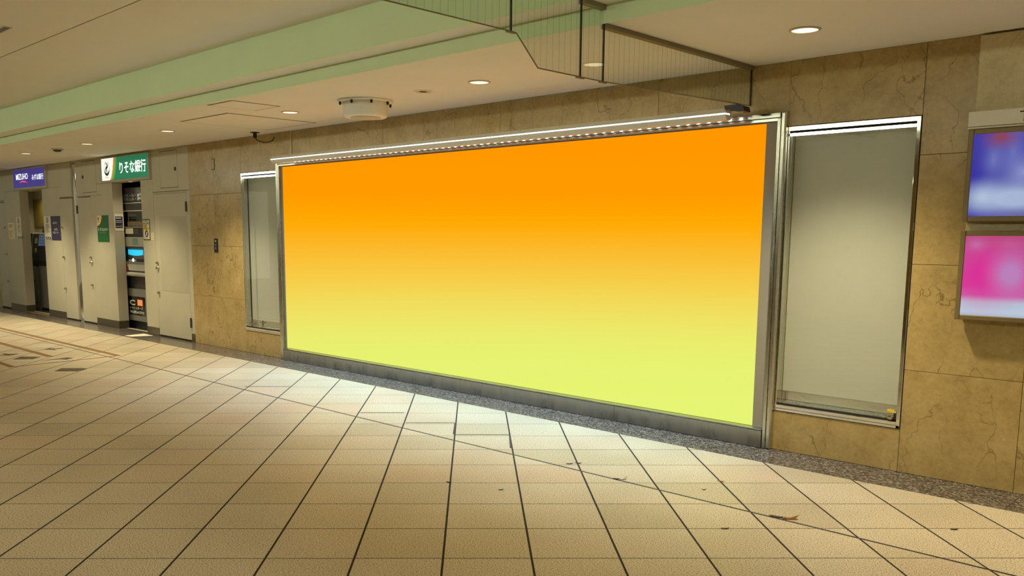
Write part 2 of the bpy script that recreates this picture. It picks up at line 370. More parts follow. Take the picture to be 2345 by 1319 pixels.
# ------------------------------------------------------------------ setting: floor
X_MIN, X_MAX = -24.0, 5.0
Y_OPP = -9.4
floor = part('floor', box(X_MIN, X_MAX, Y_OPP, 1.3, -.12, -.0005), M_GROUT); tag(floor, kind='structure')
T = 0.4
R2 = math.sqrt(.5)
def lat(X, Y): return ((X - Y) * R2 * T, (X + Y) * R2 * T - 5.543)
def project(p):
    d = Vector(p) - CAM; w = d.dot(FWD)
    if w < .1: return None
    return (1109.773 + 1998.894 * d.dot(RIGHT) / w, 818.176 + 1998.894 * d.dot(DOWN) / w)
def clip_poly(poly, a, b, c):       # keep a*x+b*y<=c
    out = []
    for i in range(len(poly)):
        p, q = poly[i], poly[(i + 1) % len(poly)]
        dp, dq = a * p[0] + b * p[1] - c, a * q[0] + b * q[1] - c
        if dp <= 0: out.append(p)
        if dp * dq < 0:
            t = dp / (dp - dq); out.append((p[0] + t * (q[0] - p[0]), p[1] + t * (q[1] - p[1])))
    return out
def area(poly): return abs(sum(poly[i][0] * poly[(i + 1) % len(poly)][1] - poly[(i + 1) % len(poly)][0] * poly[i][1] for i in range(len(poly)))) / 2
def tile_mb(poly, mb=None):
    # slab with a fine chamfer around its top, standing proud of the grout
    mb = mb or MB(); n = len(poly); cx = sum(p[0] for p in poly) / n; cy = sum(p[1] for p in poly) / n
    r = sum(math.hypot(p[0] - cx, p[1] - cy) for p in poly) / n
    k = max(.5, 1 - .0012 / max(r, .01))
    top = [(cx + (x - cx) * k, cy + (y - cy) * k, 0.0) for x, y in poly]
    mid = [(x, y, -.0003) for x, y in poly]; low = [(x, y, -.0007) for x, y in poly]
    fs = [tuple(range(n))] + [(i + n, (i + 1) % n + n, (i + 1) % n, i) for i in range(n)] + [(i + 2 * n, (i + 1) % n + 2 * n, (i + 1) % n + n, i + n) for i in range(n)]
    return mb.add(top + mid + low, fs)
Y_J = -1.375; GJ = .009; Y_G = -.378
GX, GY = .0052, .0030
full = None; cand = []
for i in range(-45, 60):
    for j in range(-45, 60):
        X0, Y0 = -5.3434 + i, 9.4284 + j
        q = [lat(X0 + GX / T, Y0 + GY / T), lat(X0 + 1 - GX / T, Y0 + GY / T), lat(X0 + 1 - GX / T, Y0 + 1 - GY / T), lat(X0 + GX / T, Y0 + 1 - GY / T)]
        if max(p[0] for p in q) < X_MIN or min(p[0] for p in q) > X_MAX or max(p[1] for p in q) < Y_OPP or min(p[1] for p in q) > Y_G: continue
        q = clip_poly(q, 0, 1, Y_G - .003)
        if len(q) < 3: continue
        for piece in (clip_poly(q, 0, 1, Y_J - GJ), clip_poly(q, 0, -1, -(Y_J + GJ))):
            if len(piece) < 3 or area(piece) < 2e-4: continue
            pp = [project((x, y, 0)) for x, y in piece]
            vis = 0.0
            if all(pp):
                c = pp
                for a, b, cc in ((1, 0, 2345), (-1, 0, 0), (0, 1, 1319), (0, -1, 0)):
                    c = clip_poly(c, a, b, cc)
                    if len(c) < 3: break
                if len(c) >= 3: vis = area(c)
            cand.append((vis, piece))
cand.sort(key=lambda c: -c[0])
shared = None
for vis, piece in cand[:300]:
    cx = sum(p[0] for p in piece) / len(piece); cy = sum(p[1] for p in piece) / len(piece)
    if len(piece) == 4 and area(piece) > (T - 2 * GX) * (T - 2 * GY) * .999:
        if shared is None:
            shared = tile_mb([(x - cx, y - cy) for x, y in piece]).mesh('tile'); shared.materials.append(M_TILE)
        me = shared
    else:
        me = tile_mb([(x - cx, y - cy) for x, y in piece]).mesh('tile'); me.materials.append(M_TILE)
    o = bpy.data.objects.new('tile', me); col.objects.link(o); o.parent = floor; o.location = (cx, cy, 0)
mb = MB()
for vis, piece in cand[300:]: tile_mb(piece, mb)
tag(part('tile_field', mb, M_TILE_S, floor), kind='stuff')
# expansion joint filler and granite border
part('expansion_joint', box(X_MIN, X_MAX, Y_J - GJ * .9, Y_J + GJ * .9, -.002, -.0002), M_SEAL, floor, label='dark expansion joint strip running parallel to the wall')
gx = -1.558 + .4 * 6
while gx > X_MIN:
    w = .4 if gx > -9.9 else .8
    mb = MB(); q = [(gx - w + .0015, Y_G), (gx - .0015, Y_G), (gx - .0015, .0), (gx - w + .0015, .0)]
    part('granite_slab', tile_mb(q), M_GRANITE, floor); gx -= w
part('alcove_floor_slab', tile_mb([(-18.42, .0), (-10.76, .0), (-10.76, 1.2), (-18.42, 1.2)]), M_GRANITE, floor)

# ------------------------------------------------------------------ setting: ceiling
Z_S, Z_T, Z_U = 2.557, 2.65, 2.92
Y_S, Y_T = -1.635, -1.822
ceiling = part('ceiling', MB().box(X_MIN, X_MAX, Y_S, .75, Z_S, Z_T + .05), M_CEIL); tag(ceiling, kind='structure')
part('soffit_step', box(X_MIN, X_MAX, Y_T, Y_S, Z_T, Z_U), M_CEIL, ceiling)
part('upper_ceiling_panel', box(X_MIN, X_MAX, -2.893, Y_T, Z_U, Z_U + .1), M_CEIL, ceiling)
part('upper_ceiling_panel', box(X_MIN, X_MAX, Y_OPP, -2.905, Z_U, Z_U + .1), M_CEIL, ceiling)
part('ceiling_gap', box(X_MIN, X_MAX, -2.91, -2.888, Z_U + .02, Z_U + .09), M_DARK, ceiling)
tag(part('trim_1', MB().prism_x([(Y_S, Z_S), (Y_S, Z_T), (Y_S - .004, Z_T), (Y_S - .006, Z_S + .004), (Y_S - .004, Z_S - .001)], X_MIN, X_MAX), M_GREEN), kind='structure', label='pale green lower riser of the ceiling step')
tag(part('trim_2', MB().prism_x([(Y_T, Z_T), (Y_T, Z_U), (Y_T - .004, Z_U), (Y_T - .006, Z_T + .004), (Y_T - .004, Z_T - .001)], X_MIN, X_MAX), M_GREEN), kind='structure', label='pale green upper riser of the ceiling step')

# ------------------------------------------------------------------ setting: walls
wall = part('wall_back', MB().box(-10.757, -9.465, .022, .3, 0, Z_S).box(-9.465, -8.661, .1, .3, 0, Z_S).box(-9.465, -8.661, .022, .1, 0, .268).box(-9.465, -8.661, .022, .1, 2.145, Z_S).box(-8.661, -2.655, .022, .3, 0, Z_S).box(-2.655, -1.838, .1, .3, 0, Z_S).box(-2.655, -1.838, .022, .1, 0, .268).box(-2.655, -1.838, .022, .1, 2.145, Z_S).box(-1.838, X_MAX, .022, .3, 0, Z_S).box(X_MIN, -18.42, .022, .3, 0, Z_S), M_DARK); tag(wall, kind='structure', label='brown marble clad wall behind the billboard')
def slab(x0, x1, z0, z1, mat=M_MARBLE, y0=0.0, y1=.022):
    j = .0012; return part('marble_slab', cbox(x0 + j, x1 - j, y0, y1, z0 + j, z1 - j, b=.0012), mat, wall)
COURSE = (0.0, .638, 1.277, 1.917, 2.557)
def column(x0, x1):
    for a, b in zip(COURSE[:-1], COURSE[1:]): slab(x0, x1, a, b)
for a, b in ((-10.757, -10.125), (-10.125, -9.465), (-1.838, -1.205), (-1.205, -.57), (-.57, .065), (.065, .70), (.70, 1.34), (1.34, 1.98), (1.98, 2.62), (2.62, 3.26), (3.26, 3.9), (3.9, 5.0),
             (-19.06, -18.42), (-19.7, -19.06), (-20.34, -19.7), (-22.0, -20.34), (-24.0, -22.0)): column(a, b)
slab(-9.465, -8.384, 2.145, Z_S); slab(-9.465, -8.66, 0, .268)
for a, b in ((-8.384, -6.81), (-6.81, -5.237), (-5.237, -3.66), (-3.66, -2.66)): slab(a, b, 1.917, Z_S, y0=.006)
for a, b in ((-8.66, -7.2), (-7.2, -5.7), (-5.7, -4.2), (-4.2, -2.66)): slab(a, b, 0, 1.917, y0=.006)
slab(-2.66, -1.838, 2.145, Z_S); slab(-2.66, -1.838, 0, .268)
part('marble_slab', cbox(-8.402, -8.388, -.004, .02, 2.24, Z_S - .002, b=.002), M_MARBLE_L, wall, label='pale edge strip of the marble slab')
tag(part('pale_stone_panel', MB().cbox(-1.553, -.45, -.030, -.0005, 1.0, 2.545, b=.004), M_MARBLE_L), 'pale stone facing panel behind the two lit sign boxes', 'wall panel')
# opposite wall and far ends of the hall, out of view
wf = part('wall_front', MB().box(X_MIN, X_MAX, Y_OPP - .15, Y_OPP, 0, Z_U), M_MARBLE); tag(wf, kind='structure', label='brown marble wall across the hall')

# ---- cream steel partition with the bank machines
part_w = part('wall_left', MB().box(-18.42, -10.757, .10, .15, 0, .001), M_PAINT); tag(part_w, kind='structure', label='cream painted steel partition around the bank machines')
OPEN = ((-17.08, -15.97), (-13.12, -12.17)); Z_O = 2.168
def wpanel(x0, x1, z0, z1, y0=0.0, y1=.15, name='panel', mat=M_PAINT): return part(name, cbox(x0 + .001, x1 - .001, y0, y1, z0 + .001, z1 - .001, b=.002), mat, part_w)
Z_D = 1.99
for a, b in ((-17.90, -17.08), (-15.97, -15.19), (-13.93, -13.12), (-12.17, -11.79)): wpanel(a, b, 0, Z_D if False else 2.168)
wpanel(-10.85, -10.757, 0, Z_D)
for a, b in ((-17.08, -15.97), (-13.12, -12.17)): wpanel(a, b, Z_O, Z_S - .02, 0.0, .15)
for a, b in ((-18.42, -17.90), (-15.19, -14.67)): wpanel(a, b, Z_D, Z_S - .02)
for a, b in ((-14.47, -13.93), (-11.79, -10.757)): wpanel(a, b, Z_D, Z_S - .02)
for a, b in ((-17.90, -17.08), (-15.97, -15.19), (-13.93, -13.12), (-12.17, -11.79)): wpanel(a, b, 2.168, Z_S - .02)
part('top_strip', cbox(-18.42, -10.757, -.006, .15, Z_S - .02, Z_S - .001, b=.002), M_PAINT2, part_w)
part('backing', MB().box(-18.42, -17.90, .06, .14, 0, Z_D).box(-15.19, -13.93, .06, .14, 0, Z_D).box(-11.79, -10.85, .06, .14, 0, Z_D), M_DARK, part_w)
for a, b in ((-17.90, -17.08), (-15.97, -15.19), (-13.93, -13.12), (-12.17, -11.79), (-10.85, -10.757)):
    part('kick_plate', MB().box(a, b, -.003, 0, .002, .114), M_KICK, part_w)
for x in (-17.08, -13.12): part('kick_plate', MB().box(x, x + .002, .0, .15, .002, .114), M_KICK, part_w)
part('column_cladding', MB().prism_z([(-14.65, .04), (-14.64, .016), (-14.60, .008), (-14.54, .008), (-14.50, .016), (-14.49, .04)], .0, 2.50), M_CHROME, part_w, smooth=True, label='mirror polished narrow column between the two machine bays')
# alcove shells
for (a, b), dep in zip(OPEN, (.62, .62)):
    x0, x1 = a - 1.15, b + .06
    part('alcove_shell', MB().box(x0, x1, dep, dep + .04, 0, 2.3).box(x0, x1, .15, dep, 2.2, 2.25).box(x0 - .04, x0, .15, dep + .04, 0, 2.25).box(x1, x1 + .04, .15, dep + .04, 0, 2.25), M_PAINT2, part_w)
# small raised outlines of hatches in the upper panels
def hatch(x0, x1, z0, z1, kx, kz, label):
    h = part('access_hatch', cbox(x0, x1, -.003, -.0003, z0, z1, b=.001), M_PAINT, part_w, label=label)
    part('hatch_gap', MB().box(x0 - .006, x0, -.0012, -.0002, z0 - .006, z1 + .006).box(x0, x1, -.0012, -.0002, z1, z1 + .006).box(x0, x1, -.0012, -.0002, z0 - .006, z0), M_DARK, h)
    part('hatch_lock', MB().lathe([(.026, -.004), (.026, -.012), (.016, -.016), (.002, -.016)], (kx, 0, kz), 14, 'y'), M_GREYD, h)
hatch(-11.55, -11.05, 2.04, 2.512, -11.107, 2.273, 'square access hatch above the widest door')
hatch(-14.19, -13.68, 2.054, 2.52, -14.165, 2.29, 'square access hatch left of the green sign')
part('panel_gap', MB().box(-11.81, -10.78, -.001, -.0002, 1.987, 1.9895).box(-14.47, -13.50, -.001, -.0002, 1.998, 2.002), M_GREYD, part_w)
def knob(x, z, parent, big=False):
    r = .030 if big else .021
    part('lock', MB().lathe([(r, -.0005), (r, -.010), (r * .8, -.018), (r * .55, -.034), (.002, -.036)], (x, 0, z), 16, 'y'), M_LOCK, parent, smooth=True)
def leaf(n, x0, x1, z1, label, knobs, hinges, patch=None):
    d = part('door_%d' % n, cbox(x0 + .004, x1 - .004, .0, .035, .022, z1 - .004, b=.003), M_DOOR); tag(d, label, None, None, 'structure')
    for x, z, bigk in knobs: knob(x, z, d, bigk)
    for x, z in hinges: part('hinge', MB().box(x - .011, x + .011, -.012, 0, z - .065, z + .065).lathe([(.012, z - .065), (.012, z + .065)], (x, -.010, 0), 10), M_GREYD, d)
    part('sill_seal', MB().box(x0 + .004, x1 - .004, .004, .035, .002, .02), M_DARK, d)
    if patch: part('patch_panel', cbox(*patch, b=.001), M_PAINT2, d, label='slightly darker square patch on the door face')
    return d
leaf(1, -11.79, -10.85, 1.989, 'wide cream steel door right of the open machine bay', [(-11.735, 1.025, False), (-11.735, .955, True), (-11.735, .614, False)], [(-10.845, 1.78), (-10.845, .255)], (-11.65, -10.88, -.0015, -.0002, .643, 1.655))
leaf(2, -14.47, -13.93, 1.985, 'narrow cream steel door right of the mirror column', [(-14.01, 1.045, False), (-14.005, .972, True), (-14.02, .62, False)], [(-14.455, 1.795)])
leaf(3, -15.19, -14.67, 1.985, 'narrow cream steel door left of the mirror column', [(-15.13, 1.51, False), (-15.13, 1.027, False), (-15.14, .514, False)], [])
leaf(4, -18.42, -17.90, 1.985, 'cream steel door at the far left end of the partition', [(-17.945, 1.517, False), (-17.945, 1.03, False), (-17.96, .521, False)], [])
part('door_gap', MB().box(-15.18, -14.68, -.001, -.0002, 1.996, 2.004).box(-18.41, -17.95, -.001, -.0002, 2.010, 2.017).box(-11.77, -10.84, -.001, -.0002, 1.960, 1.9635), M_DARK, part_w)

# ------------------------------------------------------------------ billboard
YF = -.045
bb = thing('billboard', 'huge front-lit billboard, glow put into the print, with orange to yellow-green gradient in steel frame', 'billboard', (-5.66, -.02, 0))
part('poster', MB().box(-8.555, -2.805, -.0145, -.011, .142, 2.172), M_POSTER, bb, label='orange to yellow-green gradient sheet')
part('margin_board', MB().box(-8.60, -2.712, -.011, -.0005, .12, 2.19), M_MARGIN, bb, label='dull grey border board')
part('top_rail', cbox(-8.60, -2.694, YF, -.0005, 2.203, 2.234, b=.003), M_RAIL, bb)
part('top_rail', cbox(-8.60, -2.712, YF + .008, -.0005, 2.181, 2.2005, b=.002), M_RAIL, bb)
for s, (a, b, c, d) in enumerate(((-2.7175, -2.694, -2.692, -2.656), (-8.598, -8.6205, -8.6225, -8.659))):
    part('post_inner_strip', cbox(min(a, b), max(a, b), YF + .006, -.0005, .002, 2.20, b=.002), M_STEEL_V, bb)
    part('post', cbox(min(c, d), max(c, d), YF, -.0005, .002, 2.238, b=.009), M_STEEL_V, bb)
part('base_ledge', MB().prism_x([(-.001, .122), (YF, .122), (YF - .004, .127), (YF - .002, .131), (-.0145, .139), (-.001, .139)], -8.596, -2.72), M_STEEL_H, bb)
ks = (-8.598, -6.716, -5.674, -5.162, -3.95, -2.7195)
for a, b in zip(ks[:-1], ks[1:]): part('base_plate', cbox(a + .0008, b - .0008, YF, -.0005, .002, .1205, b=.0015), M_STEEL_K, bb)

# ---- three LED wall-washer bars on arms over the billboard
YB = -.20
LB = ((-8.455, -6.636, 'left'), (-6.636, -4.805, 'middle'), (-4.805, -2.985, 'right'))
for x0, x1, side in LB:
    lb = thing('led_light_bar', {'left': 'aluminium LED light bar over the billboard, nearest the green bank sign', 'middle': 'aluminium LED light bar over the billboard, between two like it',
               'right': 'aluminium LED light bar over the billboard, ending at the hanging glass'}[side], 'light', ((x0 + x1) / 2, YB, 2.19), 'LED bars washing the billboard')
    a, b = x0 + .003, x1 - .003
    part('cover', MB().prism_x([(YB - .03, 2.2395), (YB - .012, 2.270), (YB + .04, 2.276), (YB + .05, 2.262), (YB + .05, 2.243), (YB + .03, 2.2395)], a, b), M_ALU, lb)
    part('lens', MB().prism_x([(YB - .028, 2.2300), (YB - .031, 2.2345), (YB - .028, 2.2390), (YB + .03, 2.2390), (YB + .03, 2.2300)], a, b), M_LED, lb, label='glowing white LED strip')
    part('housing', MB().prism_x([(YB - .029, 2.2295), (YB - .012, 2.196), (YB + .03, 2.194), (YB + .05, 2.205), (YB + .05, 2.242), (YB + .031, 2.242), (YB + .031, 2.2295)], a, b), M_ALU, lb)
    md = MB(); n = 22
    for k in range(n):
        xx = a + (k + .5) * (b - a) / n; md.lathe([(.008, YB + .0502), (.007, YB + .055), (.003, YB + .058), (.001, YB + .0585)], (xx, 0, 2.226), 8, 'y')
    tag(part('led_row', md, M_LEDDOT, lb, label='row of small bright LED points facing the wall'), kind='stuff')
    for xx in (a + .25, b - .25):
        part('bracket_arm', MB().box(xx - .012, xx + .012, YB + .045, .02, 2.244, 2.258), M_ALU, lb)
    la = bpy.data.lights.new('led_light', 'AREA'); la.shape = 'RECTANGLE'; la.size = b - a - .05; la.size_y = .04; la.energy = LED_W; la.color = LED_COL; la.spread = math.radians(92)
    lo = bpy.data.objects.new('led_light', la); col.objects.link(lo); lo.parent = lb; lo.location = (0, -.005, -.002); lo.rotation_euler = (math.radians(-6), 0, 0)
part('end_cap', MB().prism_y([(-2.995, 2.284), (-2.90, 2.286), (-2.86, 2.270), (-2.85, 2.238), (-2.90, 2.238), (-2.955, 2.255), (-2.99, 2.258)], YB - .035, YB + .05), M_BLACK, lb, label='dark end bracket')

# ------------------------------------------------------------------ the two narrow showcases beside the billboard
def showcase(x0, x1, label, lock, smudge):
    sc = thing('showcase', label, 'showcase', ((x0 + x1) / 2, 0, .268)); D = .085
    z0, z1 = .268, 2.145
    part('back_board', MB().box(x0 + .01, x1 - .01, D, D + .012, .398, z1 - .03), M_BOARD, sc, label='blank white board')
    part('back_plate', MB().box(x0 + .01, x1 - .01, D - .002, D + .012, .30, .397), M_CHROME, sc, label='polished plate below the board')
    part('liner', MB().box(x0 + .003, x0 + .008, .0, D + .012, z0 + .02, z1 - .02).box(x1 - .008, x1 - .003, .0, D + .012, z0 + .02, z1 - .02).box(x0, x1, .01, D, z1 - .035, z1 - .03).box(x0, x1, .01, D, .318, .322), M_STEEL_V, sc)
    part('head_rail', cbox(x0, x1 - .026, -.006, .02, 2.114, z1 - .003, b=.002), M_CHROME, sc)
    part('head_slot', MB().box(x0, x1 - .026, .004, .02, 2.101, 2.114), M_DARK, sc)
    part('head_rail', cbox(x0, x1 - .026, -.004, .02, 2.079, 2.101, b=.002), M_CHROME, sc)
    part('stile', cbox(x1 - .0265, x1 - .004, -.006, .03, z0 + .003, z1 - .003, b=.002), M_CHROME, sc)
    part('stile', cbox(x0 + .001, x0 + .012, -.004, .03, z0 + .003, z1 - .003, b=.002), M_CHROME, sc)
    part('gap', MB().box(x1 - .004, x1, -.001, .022, z0, z1).box(x0, x1, -.001, .022, z1 - .003, z1), M_DARK, sc)
    part('sill', cbox(x0, x1 - .026, -.010, .03, .289, .313, b=.003), M_CHROME, sc)
    part('sill_slot', MB().box(x0, x1 - .027, .004, .02, .313, .323), M_DARK, sc)
    part('sill_lip', cbox(x0, x1 - .004, -.006, .02, z0 + .003, .289, b=.002), M_CHROME, sc)
    xm = x0 + .125 if not lock else x1 - .04
    part('glass_pane', MB().box(x0 + .012, xm if not lock else x1 - .028, .012, .016, .318, 2.108), M_GLASS, sc)
    if not lock: part('glass_pane', MB().box(xm - .02, x1 - .028, .005, .009, .318, 2.108), M_GLASS, sc); part('pane_edge', MB().box(xm - .004, xm + .004, .003, .016, .318, 2.10), M_BLACK, sc)
    if lock:
        lk = part('lock', MB().lathe([(.024, .010), (.024, -.018), (.019, -.024), (.002, -.024)], (-1.897, 0, .345), 18, 'y'), M_LOCK, sc, smooth=True, label='round chrome showcase lock')
        part('keyhole', MB().box(-1.905, -1.889, -.0255, -.0235, .343, .347), M_BLACK, lk)
        part('lock_bar', MB().box(-1.90, -1.868, .0, .010, .325, .362), M_GREYD, lk)
        part('tag', MB().box(-1.921, -1.879, -.0012, .003, .368, .384), M_YEL, lk, label='small yellow label above the lock')
    else:
        for xx in (xm - .06, xm + .03):
            part('pane_knob', MB().lathe([(.012, .006), (.012, -.008), (.002, -.010)], (xx, 0, .36), 12, 'y'), M_LOCK, sc)
    for (a, b, c, d) in smudge: part('smudge', MB().box(a, b, D - .0006, D - .0001, c, d), M_SMUDGE, sc, label='faint rubbed mark on the board')
    return sc
showcase(-2.655, -1.838, 'blank white showcase with chrome frame and yellow-tagged lock, right of the billboard', True, ())
showcase(-9.465, -8.661, 'blank white showcase with chrome frame, left of the billboard', False, ())

# ------------------------------------------------------------------ sign boxes on the right
def sign_box(x0, x1, z0, z1, face_mat, label):
    t = thing('lightbox_sign', label, 'sign', ((x0 + x1) / 2, -.03, z0), 'lit sign boxes stacked on the pale stone panel')
    y0 = -.105; f = .028
    part('frame', MB().cbox(x0, x0 + f, y0, -.031, z0, z1).cbox(x1 - f, x1, y0, -.031, z0, z1).cbox(x0 + f, x1 - f, y0, -.031, z0, z0 + f).cbox(x0 + f, x1 - f, y0, -.031, z1 - f, z1), M_BRONZE, t)
    part('back', MB().box(x0 + f, x1 - f, -.05, -.031, z0 + f, z1 - f), M_GREYD, t)
    part('face', MB().box(x0 + f, x1 - f, y0 + .004, y0 + .010, z0 + f, z1 - f), face_mat, t, label='softly blurred lit print')
BL1 = blob_mat('blurred_blue_print', rgb(30, 20, 172), [
    (-1.33, 1.90, .14, .30, rgb(110, 118, 196), .8), (-1.42, 1.86, .10, .20, rgb(120, 130, 200), .8), (-1.27, 1.79, .16, .16, rgb(140, 150, 212), 1.1), (-1.39, 1.98, .14, .10, rgb(140, 40, 90), 1.3),
    (-1.30, 1.65, .42, .15, rgb(176, 194, 230), 1.7), (-1.46, 1.66, .16, .13, rgb(186, 206, 236), 1.2), (-1.2, 1.56, .4, .05, rgb(110, 108, 160), .9)], .8)
BL2 = blob_mat('blurred_pink_print', None, [
    (-1.42, 1.24, .26, .30, rgb(230, 32, 158), 1.3), (-1.29, 1.24, .17, .20, rgb(196, 132, 196), 1.6), (-1.47, 1.40, .10, .07, rgb(206, 110, 176), 1.0), (-1.30, 1.40, .16, .06, rgb(208, 90, 160), .9)], .85,
    ((1.0, 1.448), [(0.0, rgb(176, 190, 208)), (.06, rgb(196, 212, 232)), (.16, rgb(190, 204, 226)), (.28, rgb(214, 90, 170)), (.42, rgb(226, 50, 160)), (.75, rgb(206, 70, 150)), (1.0, rgb(190, 70, 126))]))
sign_box(-1.555, -.84, 1.527, 2.031, BL1, 'lit sign box with blurred blue and white print, the upper one')
sign_box(-1.555, -.84, .976, 1.476, BL2, 'lit sign box with blurred magenta and white print, the lower one')
hs = thing('header_sign', 'pale grey header strip with black letters above the lit sign boxes', 'sign', (-1.2, -.03, 2.035))
part('strip', MB().cbox(-1.563, -.84, -.10, -.031, 2.046, 2.128, b=.002).box(-1.563, -.84, -.097, -.031, 2.034, 2.043), simple('header_grey', rgb(222, 219, 204), .5), hs)
part('lettering', MB().box(-1.312, -1.235, -.102, -.1, 2.105, 2.111).box(-1.292, -1.262, -.102, -.1, 2.055, 2.089), M_INK, hs)

# ------------------------------------------------------------------ hanging wired-glass smoke curtain
XG = -2.935
sc = thing('glass_smoke_curtain', 'hanging wired glass smoke curtain stepped around the ceiling beam', 'glass screen', (XG, -1.6, 2.26))
def pane_yz(poly):
    return MB().add([(XG - .003, y, z) for y, z in poly] + [(XG + .003, y, z) for y, z in poly],
                    [tuple(range(len(poly))), tuple(range(2 * len(poly) - 1, len(poly) - 1, -1))] + [(i, i + len(poly), (i + 1) % len(poly) + len(poly), (i + 1) % len(poly)) for i in range(len(poly))])
PANES = [[(-.004, 2.302), (-1.632, 2.26), (-1.632, 2.535), (-.004, 2.535)],
         [(-1.638, 2.26), (-1.828, 2.26), (-1.828, 2.63), (-1.638, 2.63)],
         [(-1.834, 2.26), (-2.165, 2.26), (-2.325, 2.40), (-2.362, 2.403), (-2.362, 2.90), (-1.834, 2.90)],
         [(-2.368, 2.403), (-4.6, 2.403), (-4.6, 2.90), (-2.368, 2.90)]]
def zspan(poly, y):
    zs = []
    for i in range(len(poly)):
        (a, za), (b, zb) = poly[i], poly[(i + 1) % len(poly)]
        if (a - y) * (b - y) < 0: zs.append(za + (zb - za) * (y - a) / (b - a))
    return (min(zs), max(zs)) if len(zs) > 1 else None
for p in PANES:
    gp = part('glass_pane', pane_yz(p), M_WGLASS, sc)
    ys = [q[0] for q in p]; wm = MB(); y = max(ys) - .03
    while y > min(ys) + .01:
        z = zspan(p, y)
        if z: wm.box(XG - .00035, XG + .00035, y - .00035, y + .00035, z[0] + .002, z[1] - .002)
        y -= .047
    tag(part('wires', wm, M_WIRE, gp, label='fine upright wires cast in the glass'), kind='stuff')
    n = len(p); e = MB(); prof = p
    for i in range(n):
        (a, za), (b, zb) = p[i], p[(i + 1) % n]
        if max(za, zb) < 2.5 and abs(a - b) > .01: e.tube([(XG, a, za), (XG, b, zb)], .0035, 6)
    part('edge_strip', e, M_CHANNEL, gp)
ch = MB().box(XG - .02, XG + .02, -1.632, -.002, 2.533, Z_S - .001).box(XG - .02, XG + .02, Y_T - .008, Y_S - .008, Z_T - .024, Z_T - .001).box(XG - .02, XG + .02, -4.6, Y_T - .008, Z_U - .024, Z_U - .001)
part('ceiling_channel', ch, M_CHANNEL, sc)
for y, z0, z1 in ((-.003, 2.30, 2.535), (-1.635, 2.255, 2.65), (-1.831, 2.255, 2.9), (-2.365, 2.398, 2.9)):
    part('joint_seal', MB().box(XG - .005, XG + .005, y - .0035, y + .0035, z0, z1), M_SEAL, sc)
    if y < -.1: part('clip', MB().box(XG - .008, XG + .008, y - .028, y + .028, z0 - .004, z0 + .004), M_CHANNEL, sc)

# ------------------------------------------------------------------ recessed ceiling lamps
def downlight(x, y, z, watt, label, group):
    t = thing('downlight', label, 'ceiling light', (x, y, z), group)
    part('ring', MB().lathe([(.084, -.0005), (.084, -.004), (.078, -.008), (.072, -.008), (.070, -.0035), (.070, -.0005)], (0, 0, 0), 32, close=True), M_RING, t, smooth=True, local=True)
    part('lamp_face', MB().lathe([(.0698, -.0006), (.0698, -.003), (.05, -.0042), (.002, -.0048)], (0, 0, 0), 32), M_LAMP, t, smooth=True, local=True)
    li = bpy.data.lights.new('lamp', 'SPOT'); li.energy = watt; li.color = WARM; li.spot_size = math.radians(100); li.spot_blend = 1.0; li.shadow_soft_size = .06
    lo = bpy.data.objects.new('lamp', li); col.objects.link(lo); lo.parent = t; lo.location = (0, 0, -.075)
    return t
DL = [(-2.22, -.778, 'round recessed ceiling lamp nearest the camera, above the right showcase'), (-4.69, -.803, 'round recessed ceiling lamp between the hanging glass and the drum fixture'),
      (-7.12, -.84, 'round recessed ceiling lamp beside the ceiling access panels'), (-9.43, -.91, 'round recessed ceiling lamp in front of the bare marble bay'),
      (-11.56, -.945, 'round recessed ceiling lamp in front of the green bank sign'), (-13.64, -.985, 'round recessed ceiling lamp in front of the navy bank sign'),
      (-15.3, -.96, 'round recessed ceiling lamp at the left edge, farthest away')]
for x, y, lab in DL: downlight(x, y, Z_S, DOWNLIGHT_W, lab, 'recessed lamps along the soffit')
downlight(.25, -.778, Z_S, DOWNLIGHT_W, 'round recessed ceiling lamp beyond the right edge', 'recessed lamps along the soffit')
downlight(2.7, -.778, Z_S, DOWNLIGHT_W, 'round recessed ceiling lamp far beyond the right edge', 'recessed lamps along the soffit')
for k in range(5): downlight(1.6 - 2.4 * k, -4.5, Z_U, HALL_FILL_W, 'round fill lamp added out of view in the high ceiling over the hall', 'added fill lamps of the high ceiling')  # unseen lamps, added as fill for the foreground floor
part('soffit_step', box(X_MIN, X_MAX, Y_OPP, -6.5, 2.68, Z_U), M_CEIL, ceiling)
for k in range(7):
    x = 1.5 - 3.6 * k
    t = thing('cove_light', 'long fluorescent cove light on the step across the hall', 'ceiling light', (x, -6.5, 2.79), 'cove lights across the hall')
    part('tray', MB().prism_x([(0.001, -.04), (.15, -.04), (.15, .0), (.14, .0), (.14, -.03), (0.001, -.03)], -1.7, 1.7), M_WHITE, t, local=True)
    part('tube', MB().tube([(-1.65, .05, .045), (1.65, .05, .045)], .018, 10), M_TUBE, t, smooth=True, local=True)
    la = bpy.data.lights.new('tube', 'AREA'); la.shape = 'RECTANGLE'; la.size = 3.3; la.size_y = .09; la.energy = TUBE_W; la.color = TUBE_COL
    lo = bpy.data.objects.new('tube', la); col.objects.link(lo); lo.parent = t; lo.location = (0, .09, .06); lo.rotation_euler = (math.radians(95), 0, 0)

